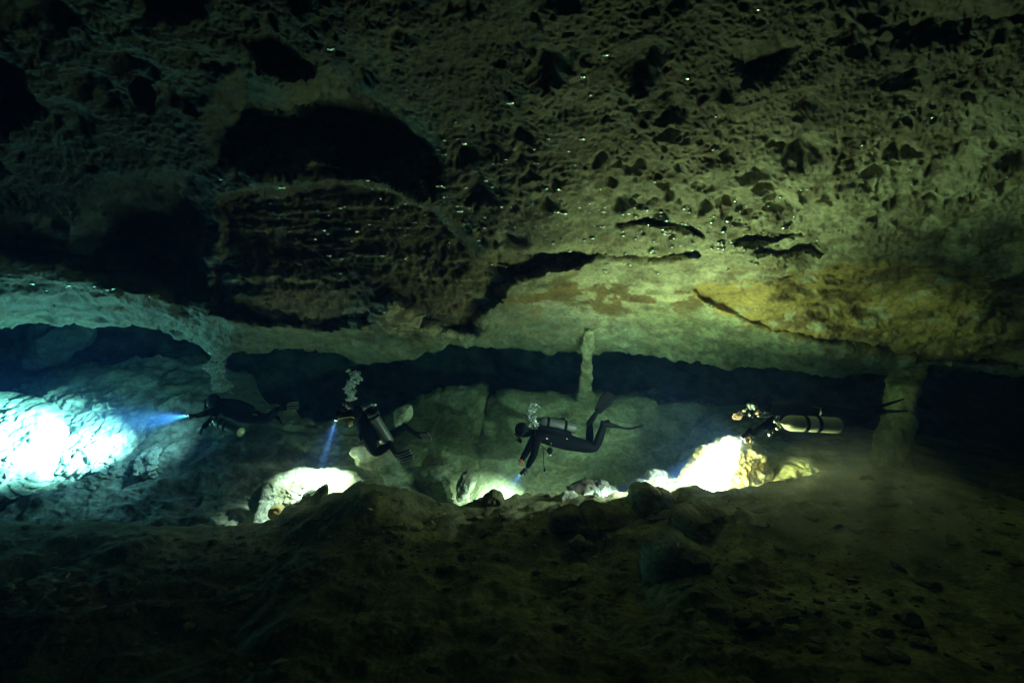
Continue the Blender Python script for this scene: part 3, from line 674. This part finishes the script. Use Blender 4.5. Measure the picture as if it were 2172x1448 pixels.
def tank(root, a, b, r, mat, cap_mat=None, straps=(.3,), valve=True):
    """a = shoulder/valve end, b = base"""
    d = (b-a); L = d.length; d.normalize()
    t = bm_new()
    prof = [(0, .022), (.015, .028), (.03, r*.55), (.055, r*.8), (.09, r*.96), (.13, r), (L-.03, r), (L-.008, r*.95), (L, r*.86)]
    rings = bm_tube(t, [a+d*x for x, _ in prof], [q for _, q in prof], 28)
    tk = fin_obj('tank', t, mat, root)
    if cap_mat:
        t = bm_new(); bm_tube(t, [b+d*.001, b+d*.004], [r*.84, r*.82], 28); fin_obj('base_cap', t, cap_mat, tk)
    for s in straps:
        t = bm_new(); c = a+d*L*s; bm_tube(t, [c-d*.022, c-d*.02, c+d*.02, c+d*.022], [r*1.0, r*1.035, r*1.035, r*1.0], 28, cap=False); fin_obj('strap', t, M['strap'], tk)
    if valve:
        t = bm_new(); bm_tube(t, [a, a-d*.035, a-d*.055], [.02, .018, .014], 12)
        sd = d.cross(VIEW_FW).normalized()
        bm_tube(t, [a-d*.04-sd*.045, a-d*.04+sd*.05], .013, 10)
        bm_tube(t, [a-d*.04+sd*.05, a-d*.04+sd*.075], [.021, .021], 10)
        bm_ell(t, a-d*.045-sd*.055-VIEW_FW*.02, (Vector((.03, 0, 0)), Vector((0, .03, 0)), Vector((0, 0, .03))), 12, 8)
        fin_obj('valve', t, M['chrome'], tk)
    return tk
def swim_fin(root, ank, toe, tipp, normal, mat, rib_mat=None, width=.105, bend=None):
    """foot pocket from ankle to toe, blade from toe to tip, lying across normal"""
    d = (toe-ank).normalized(); n0 = normal
    bm = bm_new()
    s = d.cross(n0).normalized()
    bm_tube(bm, [ank - d*.06, ank, ank.lerp(toe, .5), toe], [(.040, .040), (.050, .048), (.05, .040), (.055, .022)], 14)
    f = fin_obj('fin', bm, mat, root)
    bm = bm_new(); mid = toe.lerp(tipp, .5) if bend is None else bend
    line = cr([toe - d*.05, toe.lerp(mid, .5) if bend is None else toe, mid, tipp], 5)
    dd = (tipp-toe).normalized(); s = dd.cross(n0).normalized(); nn = s.cross(dd)
    m = len(line); top, bot = [], []
    for i, p in enumerate(line):
        f_ = i/(m-1); wd = width*(.5+.5*min(1, f_*1.6)); row_t, row_b = [], []
        for k in range(7):
            q = -1+k/3; ht = .010*(1-f_*.7) + (.012*(1-f_*.6) if k in (0, 6) else 0)
            tipround = -dd*(.03*q*q) if i == m-1 else Vector((0, 0, 0))
            row_t.append(bm.verts.new(p + s*q*wd + nn*ht + tipround)); row_b.append(bm.verts.new(p + s*q*wd - nn*ht + tipround))
        top.append(row_t); bot.append(row_b)
    for i in range(m-1):
        for k in range(6):
            bm.faces.new((top[i][k], top[i][k+1], top[i+1][k+1], top[i+1][k])); bm.faces.new((bot[i][k], bot[i+1][k], bot[i+1][k+1], bot[i][k+1]))
        for k in (0, 6): bm.faces.new((top[i][k], top[i+1][k], bot[i+1][k], bot[i][k]))
    for k in range(6):
        bm.faces.new((top[0][k], bot[0][k], bot[0][k+1], top[0][k+1])); bm.faces.new((top[-1][k], top[-1][k+1], bot[-1][k+1], bot[-1][k]))
    fin_obj('blade', bm, mat, f)
    if rib_mat:
        for q in (-.8, -.3, .3, .8):
            bm = bm_new(); i0 = m//3
            bm_tube(bm, [p + s*q*width*(.5+.5*min(1, (i0+i)/(m-1)*1.6)) + nn*.013 for i, p in enumerate(line[i0:])], [.007]*(m-i0), 6)
            bm_tube(bm, [p + s*q*width*(.5+.5*min(1, (i0+i)/(m-1)*1.6)) - nn*.013 for i, p in enumerate(line[i0:])], [.007]*(m-i0), 6)
            fin_obj('blade_rib', bm, rib_mat, f)
def head_kit(root, J, look, up, mirror=1):
    h = J['head']; f = look.normalized(); u = (up - f*up.dot(f)).normalized(); s = f.cross(u)
    bm = bm_new(); bm_ell(bm, h - f*.012 + u*.012, (f*.118, s*.092, u*.125), 24, 16); fin_obj('hood', bm, M['hood'], root)
    # face set into the hood, with cheeks, nose, lips
    bm = bm_new(); bm_ell(bm, h + f*.052 - u*.005, (f*.068, s*.064, u*.092), 20, 14)
    bm_ell(bm, h + f*.122 - u*.005, (f*.018, s*.014, u*.024), 10, 8)
    bm_ell(bm, h + f*.108 - u*.052, (f*.012, s*.026, u*.010), 10, 6)
    for q in (-1, 1): bm_ell(bm, h + f*.105 + s*q*.03 + u*.022, (f*.008, s*.014, u*.008), 8, 6)
    fin_obj('face', bm, M['skin'], root)
    bm = bm_new()   # mask skirt ring
    c = h + f*.118 + u*.018
    ring = [c + s*math.cos(a)*.078 + u*math.sin(a)*.042*(1.0 if math.sin(a) > 0 else 1.15) - f*.028*abs(math.cos(a))**2 for a in [k*math.tau/24 for k in range(25)]]
    bm_tube(bm, ring, .012, 8, cap=False); bmesh.ops.remove_doubles(bm, verts=bm.verts, dist=.0005)
    mk = fin_obj('mask', bm, M['rubber'], root)
    for q in (-1, 1):
        bm = bm_new(); bm_ell(bm, c + s*q*.034 + f*.001, (f*.004, (s*.9-f*.12*q)*.033, u*.034), 16, 8); fin_obj('lens', bm, M['glass'], mk)
    bm = bm_new(); bm_tube(bm, [c + (s*math.cos(a)*.096 - f*(.12+.115*math.sin(a)) + u*.012) for a in [math.pi*k/14 for k in range(15)]], [(.005, .013)]*15, 6); fin_obj('mask_strap', bm, M['rubber'], mk)
    # second stage
    bm = bm_new(); rc = h + f*.145 - u*.058
    bm_tube(bm, [rc - f*.045, rc - f*.01, rc + f*.012, rc + f*.02], [.02, .034, .036, .028], 16)
    rg = fin_obj('regulator', bm, M['rubber'], root)
    bm = bm_new(); bm_tube(bm, [rc + f*.0205, rc + f*.025], [.024, .018], 14); fin_obj('purge_cover', bm, M['chrome'], rg)
    bm = bm_new()
    for q in (-1, 1): bm_tube(bm, [rc - u*.02 - f*.005, rc - u*.035 + s*q*.05 - f*.01], [.016, .018], 8)
    fin_obj('exhaust_tee', bm, M['rubber'], rg)
    return rc, s
def hose(root, pts, r=.0065, mat=None, name='hose'):
    bm = bm_new(); bm_tube(bm, cr(pts, 7), r, 8); return fin_obj(name, bm, mat or M['rubber'], root)
def torch(tip, aim, label, energy, cone, blend, spill=0, spill_cone=120, core=0, core_ang=14, fill_aim=None, colr=(1.0, .97, .90), size=.012, lens=None, r=.026):
    d = (aim-tip).normalized(); root = empty('dive_torch', tip - d*.15)
    tag(root, label, 'torch', 'torches held by the divers')
    bm = bm_new(); bm_tube(bm, [tip - d*.15, tip - d*.145, tip - d*.06, tip - d*.045, tip - d*.005, tip - d*.001], [r*.62, r*.72, r*.72, r*1.0, r*1.0, r*.92], 20); fin_obj('torch_body', bm, M['rubber'], root)
    bm = bm_new(); bm_tube(bm, [tip + d*.001, tip + d*.004], [r*.82, r*.80], 20); fin_obj('lens', bm, lens or M['lens'], root)
    def spot(name, en, ang, bl, sz, to=None):
        ld = bpy.data.lights.new(name, 'SPOT'); ld.energy = en*GAIN; ld.spot_size = math.radians(ang); ld.spot_blend = bl; ld.color = colr; ld.shadow_soft_size = sz
        lo = bpy.data.objects.new(name, ld); C.objects.link(lo); lo.parent = root
        lo.location = (tip + d*.02) - root.location; lo.rotation_mode = 'QUATERNION'; lo.rotation_quaternion = ((to-tip).normalized() if to else d).to_track_quat('-Z', 'Y')
    spot('torch_light', energy, cone, blend, size)
    if core: spot('torch_core_light', core, core_ang, 1.0, .006)
    if spill: spot('torch_spill_fill', spill, spill_cone, 1.0, .05, fill_aim)  # spill when along the beam; given its own aim, an added fill lamp
    return root
def plume(base, top, r0, r1, n, seed, label, smin=.005, smax=.024):
    pr = random.Random(seed); V, Fc = [], []
    bm0 = bmesh.new(); bmesh.ops.create_icosphere(bm0, subdivisions=2, radius=1); bv = np.array([v.co[:] for v in bm0.verts]); bf = np.array([[v.index for v in f.verts] for f in bm0.faces]); bm0.free()
    lump = [pr.uniform(-1, 1) for _ in range(12)]
    for k in range(n):
        t = pr.random(); c = base.lerp(top, t); rr = (r0+(r1-r0)*t)*(1+.3*math.sin(t*19+lump[0]))
        a = pr.random()*math.tau; q = math.sqrt(pr.random())*rr
        c = c + Vector((q*math.cos(a)+.35*rr*math.sin(t*9+lump[1]), q*math.sin(a), pr.uniform(-.01, .01)))
        s = smin+(smax-smin)*pr.random()**2.2
        V.append(bv*np.array([s*pr.uniform(.9, 1.5), s*pr.uniform(.9, 1.5), s*pr.uniform(.5, .9)])+np.array(c)); Fc.append(bf+k*len(bv))
    V = np.concatenate(V); Fc = np.concatenate(Fc)
    me = bpy.data.meshes.new('bubbles'); me.from_pydata([tuple(x) for x in V-np.array(base)], [], Fc.tolist()); me.polygons.foreach_set('use_smooth', [True]*len(me.polygons))
    me.materials.append(M['plume']); o = bpy.data.objects.new('bubbles', me); C.objects.link(o); o.location = base
    tag(o, label, None, None, 'stuff')

def person(J, label, look, up, fins, hands, glove=None, hood=True):
    root = empty('person', (J['hip'].x, J['hip'].y, J['hip'].z)); tag(root, label, 'diver', 'cave divers swimming in a row')
    body_mesh(root, J)
    rc, s = head_kit(root, J, look, up)
    for (ank, toe, tp, nrm, ribs, bend, wd) in fins: swim_fin(root, ank, toe, tp, nrm, M['rubber'], ribs, wd, bend)
    for (wr, tip, side, mt, cu) in hands: hand(root, wr, tip, side, mt, cu)
    return root, rc
A = at
FW = VIEW_FW; RT = Vector((1, 0, 0)); UP = VIEW_UP

# ---- centre diver
Y = 8.0
J = dict(hip=A(1206, 936, Y), chest=A(1146, 925, Y), neck=A(1124, 917, Y), head=A(1108, 914, Y),
         lsh=A(1138, 928, Y-.19), rsh=A(1134, 926, Y+.19), lel=A(1133, 963, Y-.26), rel=A(1118, 956, Y+.18), lwr=A(1119, 990, Y-.2), rwr=A(1107, 974, Y+.05),
         lhp=A(1211, 939, Y-.10), rhp=A(1211, 938, Y+.10), lkn=A(1263, 951, Y-.12), rkn=A(1251, 948, Y+.14), lan=A(1282, 898, Y-.1), ran=A(1251, 896, Y+.12),
         lft=A(1298, 893, Y-.1), rft=A(1262, 880, Y+.12))
lk = (A(1080, 945, Y)-A(1108, 914, Y)).normalized()
p3, rc3 = person(J, 'diver in black wetsuit at centre, knees bent, shining a torch downward', lk, (RT*-.6+UP*.6), 
    [(J['ran'], A(1270, 868, Y+.12), A(1299, 834, Y+.12), (RT*-.6 - UP*.45 - FW*.75), None, None, .11),
     (J['lan'], A(1312, 905, Y-.1), A(1366, 901, Y-.15), (UP+FW*.12), None, A(1335, 909, Y-.1), .10)],
    [(J['lwr'], A(1108, 1005, Y-.2), FW, M['glove'], .9), (J['rwr'], A(1102, 988, Y+.0), FW, M['skin'], .7)])
tank(p3, A(1139, 893, Y-.03), A(1221, 908, Y+.02), .092, M['grey_tank'], straps=(.27, .72))
bm = bm_new(); bm_tube(bm, cr([A(1142, 905, Y-.05), A(1175, 912, Y-.08), A(1208, 920, Y-.04)], 6), [(.10, .05)]*13, 16); fin_obj('buoyancy_wing', bm, M['strap'], p3)
bm = bm_new(); bm_tube(bm, cr([A(1172, 888, Y-.02), A(1188, 889, Y), A(1196, 887, Y), A(1198, 892, Y)], 4), .018, 8); fin_obj('tank_handle', bm, M['rubber'], p3)
hose(p3, [A(1136, 893, Y-.03), A(1124, 896, Y-.14), A(1112, 912, Y-.16), rc3])
hose(p3, [A(1136, 893, Y-.03), A(1132, 905, Y-.22), A(1140, 935, Y-.22), A(1160, 955, Y-.12)])
hose(p3, [A(1151, 945, Y-.14), A(1153, 965, Y-.16), A(1153, 985, Y-.16), A(1155, 993, Y-.16)], .006)
bm = bm_new(); bm_ell(bm, A(1155, 996, Y-.16), (RT*.016, FW*.012, UP*.03), 10, 8); fin_obj('gauge', bm, M['rubber'], p3)
bm = bm_new(); bm_ell(bm, A(1166, 955, Y-.14), (RT*.045, FW*.03, UP*.05), 12, 8); fin_obj('pouch', bm, M['rubber'], p3)
bm = bm_new(); bm_tube(bm, [A(1164, 962, Y-.16), A(1171, 967, Y-.16)], [.018, .016], 12); fin_obj('spare_torch', bm, M['chrome'], p3)
bm = bm_new(); bm_tube(bm, [A(1151, 927, Y-.2), A(1163, 931, Y-.21)], .007, 8); fin_obj('clip', bm, M['chrome'], p3)
bm = bm_new(); bm_ell(bm, A(1202, 931, Y-.16), (RT*.02, FW*.008, UP*.014), 12, 6); fin_obj('buckle', bm, M['white'], p3)
bm = bm_new(); bm_tube(bm, [A(1169, 938, Y-.19), A(1168, 948, Y-.17)], .005, 8); fin_obj('clip', bm, M['chrome'], p3)
bm = bm_new(); bm_tube(bm, [A(1101, 976, Y+.0), A(1106, 977, Y-.02)], .022, 10); fin_obj('wrist_computer', bm, M['red'], p3)
hose(p3, [A(1104, 984, Y), A(1106, 992, Y-.1), A(1110, 998, Y-.18)], .006, M['chrome'], 'snap_chain')

# ---- right diver (nearest)
Y = 6.0
J = dict(hip=A(1748, 876, Y+.05), chest=A(1664, 868, Y), neck=A(1636, 863, Y), head=A(1612, 860, Y),
         lsh=A(1652, 878, Y-.17), rsh=A(1646, 866, Y+.2), lel=A(1630, 901, Y-.22), rel=A(1608, 856, Y+.28), lwr=A(1597, 921, Y-.15), rwr=A(1575, 875, Y+.15),
         lhp=A(1756, 880, Y-.06), rhp=A(1756, 876, Y+.14), lkn=A(1826, 893, Y-.02), rkn=A(1818, 885, Y+.22), lan=A(1846, 868, Y+.25), ran=A(1862, 872, Y+.5),
         lft=A(1862, 862, Y+.25), rft=A(1880, 872, Y+.5))
lk = (RT*-1 - UP*.25 - FW*.22).normalized()
p4, rc4 = person(J, 'rightmost diver, nearest the camera, with a cream tank at the side', lk, UP,
    [(J['lan'], A(1868, 862, Y+.25), A(1905, 850, Y+.3), (UP+FW*.4), None, None, .11), (J['ran'], A(1882, 872, Y+.5), A(1912, 870, Y+.55), (UP+FW*.1), None, None, .11)],
    [(J['lwr'], A(1580, 929, Y-.12), FW, M['skin'], .9), (J['rwr'], A(1560, 884, Y+.1), UP, M['skin'], .5)])
tank(p4, A(1657, 896, Y-.3), A(1779, 902, Y-.28), .088, M['white_tank'], straps=(.40, .62))
hose(p4, [A(1650, 893, Y-.3), A(1640, 880, Y-.34), A(1625, 884, Y-.25), rc4])
hose(p4, [A(1650, 900, Y-.3), A(1636, 905, Y-.34), A(1632, 915, Y-.34), A(1636, 922, Y-.34)])
bm = bm_new(); bm_tube(bm, [A(1634, 914, Y-.34), A(1634, 925, Y-.34)], [.026, .022], 14); fin_obj('regulator_stage', bm, M['chrome'], p4)
bm = bm_new(); bm_tube(bm, [A(1642, 891, Y-.32), A(1650, 895, Y-.31)], [.022, .02], 12); fin_obj('first_stage', bm, M['chrome'], p4)
bm = bm_new(); bm_tube(bm, [A(1613, 874, Y-.12), A(1608, 884, Y-.12)], [.016, .012], 10); fin_obj('necklace_regulator', bm, M['chrome'], p4)
bm = bm_new(); bm_tube(bm, cr([A(1622, 872, Y-.2), A(1626, 882, Y-.22), A(1621, 892, Y-.22)], 4), .006, 8); fin_obj('clip', bm, M['chrome'], p4)
for (a, b) in (((1577, 871), (1584, 867)), ((1586, 858), (1590, 860))):
    bm = bm_new(); bm_tube(bm, [A(*a, Y+.08), A(*b, Y+.1)], .014, 10); fin_obj('wrist_instrument', bm, M['white'], p4)
bm = bm_new(); bm_tube(bm, cr([A(1660, 870, Y+.0), A(1700, 866, Y+.0), A(1745, 874, Y+.02)], 6), [(.15, .07)]*13, 16); fin_obj('buoyancy_wing', bm, M['strap'], p4)
bm = bm_new(); bm_tube(bm, [A(1719, 862, Y-.1), A(1738, 866, Y-.1), A(1740, 880, Y-.14)], [(.05, .01)]*3, 8); fin_obj('side_panel', bm, M['glove'], p4)
bm = bm_new(); bm_ell(bm, A(1736, 822, Y), (RT*.02, FW*.01, UP*.008), 8, 6); fin_obj('clip', bm, M['chrome'], p4)

# ---- second diver (upright, yellow hose)
Y = 7.7
J = dict(hip=A(776, 914, Y), chest=A(762, 880, Y), neck=A(754, 863, Y), head=A(746, 851, Y),
         lsh=A(762, 876, Y-.18), rsh=A(754, 874, Y+.18), lel=A(740, 884, Y-.30), rel=A(732, 880, Y+.2), lwr=A(722, 880, Y-.2), rwr=A(724, 878, Y+.06),
         lhp=A(779, 919, Y-.10), rhp=A(784, 916, Y+.10), lkn=A(795, 962, Y-.18), rkn=A(820, 928, Y+.30), lan=A(828, 943, Y-.1), ran=A(860, 905, Y+.3),
         lft=A(836, 955, Y-.1), rft=A(872, 912, Y+.3))
lk = (RT*-1 - UP*.35 - FW*.1).normalized()
p2, rc2 = person(J, 'diver second from left, body upright and knees bent, grey tank on the back', lk, UP,
    [(J['lan'], A(842, 968, Y-.1), A(875, 962, Y-.12), (UP*.6+FW*.8), M['fin_grey'], A(852, 970, Y-.1), .10),
     (J['ran'], A(888, 925, Y+.3), A(913, 926, Y+.25), (UP*.8-RT*.4+FW*.9), M['fin_grey'], None, .11)],
    [(J['lwr'], A(710, 886, Y-.2), FW, M['glove'], .9), (J['rwr'], A(712, 886, Y+.0), FW, M['glove'], .7)])
tank(p2, A(783, 868, Y-.14), A(826, 938, Y-.02), .080, M['steel'], straps=(.22,))
tank(p2, A(790, 866, Y+.2), A(816, 938, Y+.24), .080, M['steel'], straps=(.25,))
for a, b in (((780, 862), (797, 870)),):
    bm = bm_new(); bm_ell(bm, A(788, 872, Y-.14), (RT*.085, FW*.085, UP*.075), 16, 10); fin_obj('tank_valve_guard', bm, M['strap'], p2)
hose(p2, [A(716, 889, Y-.26), A(730, 886, Y-.33), A(745, 884, Y-.33), A(752, 887, Y-.28)], .007, M['yellow'])
bm = bm_new(); bm_tube(bm, [A(743, 892, Y-.26), A(745, 904, Y-.26)], [.032, .028], 14); fin_obj('spare_regulator', bm, M['yellow'], p2)
hose(p2, [A(783, 866, Y-.14), A(766, 858, Y-.2), A(744, 862, Y-.2), rc2])
hose(p2, [A(764, 912, Y-.18), A(762, 925, Y-.2), A(766, 936, Y-.2)], .006)
bm = bm_new(); bm_ell(bm, A(766, 926, Y-.15), (RT*.05, FW*.04, UP*.07), 12, 8); fin_obj('pouch', bm, M['rubber'], p2)

# ---- first diver (far left)
Y = 8.6
J = dict(hip=A(528, 881, Y), chest=A(472, 866, Y), neck=A(461, 858, Y), head=A(452, 852, Y),
         lsh=A(468, 868, Y-.18), rsh=A(464, 862, Y+.18), lel=A(442, 874, Y-.22), rel=A(450, 890, Y+.2), lwr=A(418, 882, Y-.12), rwr=A(432, 905, Y+.1),
         lhp=A(533, 883, Y-.1), rhp=A(533, 881, Y+.1), lkn=A(566, 890, Y-.1), rkn=A(562, 886, Y+.12), lan=A(588, 868, Y-.02), ran=A(578, 878, Y+.3),
         lft=A(592, 866, Y-.1), rft=A(590, 885, Y+.3))
lk = (RT*-1 - UP*.15 + FW*.2).normalized()
p1, rc1 = person(J, 'far left diver stretching one arm forward, pale tank base turned to camera', lk, UP,
    [(J['lan'], A(600, 863, Y-.02), A(633, 858, Y+.1), (FW*.8+UP*.55), M['fin_grey'], None, .10), (J['ran'], A(592, 888, Y+.3), A(598, 900, Y+.3), (RT+FW*.4), None, None, .10)],
    [(J['lwr'], A(402, 882, Y-.1), FW, M['glove'], .9), (J['rwr'], A(425, 915, Y+.1), FW, M['glove'], .6)])
tank(p1, A(456, 893, Y-.22), A(511, 916, Y-.48), .088, M['grey_tank'], M['cap'], straps=(.3, .5))
hose(p1, [A(456, 892, Y-.22), A(446, 880, Y-.3), A(444, 866, Y-.2), rc1])
bm = bm_new(); bm_tube(bm, cr([A(468, 856, Y), A(500, 858, Y), A(530, 870, Y)], 6), [(.17, .09)]*13, 16); fin_obj('buoyancy_wing', bm, M['strap'], p1)
bm = bm_new(); bm_tube(bm, [A(537, 878, Y-.2), A(545, 880, Y-.2)], .012, 10); fin_obj('clip', bm, M['chrome'], p1)

# ------------------------------------------------------------------ torches
torch(A(1575, 929, 5.90), A(1522, 990, 6.02), 'torch in the right diver\'s hand, glaring white onto the ochre boulder', 4300, 60, .7, 130, 120, r=.03, fill_aim=A(1250, 960, 8.2))  # its wide spot is turned off the beam, added to fill the back slabs
torch(A(1105, 1004, 7.8), A(1062, 1062, 8.45), 'torch in the centre diver\'s hand with a short blue beam', 300, 62, 1.0, 8, 150, 1500, 20)
torch(A(712, 891, 7.5), A(668, 1035, 7.5), 'torch held low by the second diver, beam reaching the pale rock', 230, 76, 1.0, 10, 140, 3200, 16)
torch(A(401, 881, 8.5), A(30, 930, 8.95), 'torch at the far left diver\'s fingertips, throwing a wide beam left', 1900, 48, 1.0, 20, 140, 6500, 30, colr=(.55, .90, 1))

# ------------------------------------------------------------------ bubbles
plume(A(462, 830, 8.5), A(464, 716, 8.5), .12, .17, 1500, 1, 'tall pale column of bubbles rising from the far left diver')
plume(A(741, 850, 7.6), A(752, 786, 7.6), .06, .11, 380, 2, 'curling bubbles above the second diver\'s head')
plume(A(1128, 905, 7.85), A(1130, 853, 7.85), .09, .08, 150, 3, 'bubbles rising from the centre diver\'s regulator', .004, .016)

# trapped air pearls on the ceiling
def pearls():
    bm0 = bmesh.new(); bmesh.ops.create_icosphere(bm0, subdivisions=2, radius=1); bv = np.array([v.co[:] for v in bm0.verts]); bf = np.array([[v.index for v in f.verts] for f in bm0.faces]); bm0.free()
    pick = []
    clusters = [(1480, 500, 130, 40, 300), (820, 470, 130, 50, 200), (1450, 300, 250, 160, 28), (800, 660, 60, 12, 40), (200, 612, 70, 6, 18), (360, 636, 20, 5, 14), (1250, 180, 260, 120, 12), (1200, 560, 150, 30, 90), (1850, 380, 150, 60, 14), (900, 330, 120, 15, 30), (1200, 440, 200, 50, 70)]
    for cu, cv, su, sv, n in clusters:
        us = rng.normal(cu, su, n); vv = rng.normal(cv, sv, n); pick += list(zip(us, vv))
    V, Fc = [], []; U1 = CU[0]; k = 0
    for u, v in pick:
        j = int(np.clip(np.searchsorted(U1, u), 1, len(U1)-2)); i = int(np.clip(np.searchsorted(CV[:, j], v), 1, CP.shape[0]-2))
        p = CP[i, j]; n = CN[i, j]; s = .007+.022*rng.random()**3
        sc = np.array([s*rng.uniform(.8, 1.8), s*rng.uniform(.8, 1.8), s*.6])
        V.append(bv*sc + p + n*s*.2); Fc.append(bf + k*len(bv)); k += 1
    V = np.concatenate(V); Fc = np.concatenate(Fc)
    me = bpy.data.meshes.new('air_pearls'); me.from_pydata([tuple(x) for x in V], [], Fc.tolist()); me.polygons.foreach_set('use_smooth', [True]*len(me.polygons))
    me.materials.append(M['air']); o = bpy.data.objects.new('air_pearls', me); C.objects.link(o)
    tag(o, 'tiny silvery air bubbles trapped against the ceiling', None, None, 'stuff')
pearls()

# ------------------------------------------------------------------ the water itself
def water():
    m, N, L = nodes_of('cave_water'); N.remove(N['Principled BSDF']); out = N['Material Output']
    pv = N.new('ShaderNodeVolumePrincipled'); L.new(pv.outputs[0], out.inputs['Volume'])
    pv.inputs['Color'].default_value = (.016, .036, .115, 1); pv.inputs['Density'].default_value = .09
    pv.inputs['Absorption Color'].default_value = (.10, .82, .62, 1); pv.inputs['Anisotropy'].default_value = .3
    bm = bm_new(); bmesh.ops.create_cube(bm, size=1)
    me = bpy.data.meshes.new('haze'); bm.to_mesh(me); bm.free(); me.materials.append(m)
    o = bpy.data.objects.new('haze', me); C.objects.link(o); o.location = (0, 13, 1.8); o.scale = (70, 44, 16)
    tag(o, 'clear blue-green cave water carrying the torch beams', None, None, 'stuff')
water()
def silt():
    m, N, L = nodes_of('drifting_silt'); N.remove(N['Principled BSDF']); out = N['Material Output']
    pv = N.new('ShaderNodeVolumePrincipled'); L.new(pv.outputs[0], out.inputs['Volume'])
    pv.inputs['Color'].default_value = (.75, .75, .62, 1)
    tc = N.new('ShaderNodeTexCoord'); n = N.new('ShaderNodeTexNoise'); n.inputs['Scale'].default_value = 1.6; n.inputs['Detail'].default_value = 4; n.inputs['Distortion'].default_value = .8
    L.new(tc.outputs['Object'], n.inputs['Vector'])
    ln = N.new('ShaderNodeVectorMath'); ln.operation = 'LENGTH'; L.new(tc.outputs['Object'], ln.inputs[0])
    ed = N.new('ShaderNodeMapRange'); ed.inputs['From Min'].default_value = 1; ed.inputs['From Max'].default_value = .25; L.new(ln.outputs['Value'], ed.inputs['Value'])
    r = N.new('ShaderNodeMapRange'); r.inputs['From Min'].default_value = .46; r.inputs['From Max'].default_value = .70; r.inputs['To Max'].default_value = 5.0
    L.new(n.outputs['Fac'], r.inputs['Value'])
    mu = N.new('ShaderNodeMath'); mu.operation = 'MULTIPLY'; L.new(r.outputs[0], mu.inputs[0]); L.new(ed.outputs[0], mu.inputs[1]); L.new(mu.outputs[0], pv.inputs['Density'])
    bm = bm_new(); bmesh.ops.create_icosphere(bm, subdivisions=3, radius=1)
    me = bpy.data.meshes.new('silt_cloud'); bm.to_mesh(me); bm.free(); me.materials.append(m)
    o = bpy.data.objects.new('silt_cloud', me); C.objects.link(o); o.location = A(1830, 1150, 4.6); o.scale = (1.15, .8, 1.05)
    tag(o, 'pale silt hanging in the water above the right of the slope', None, None, 'stuff')
silt()
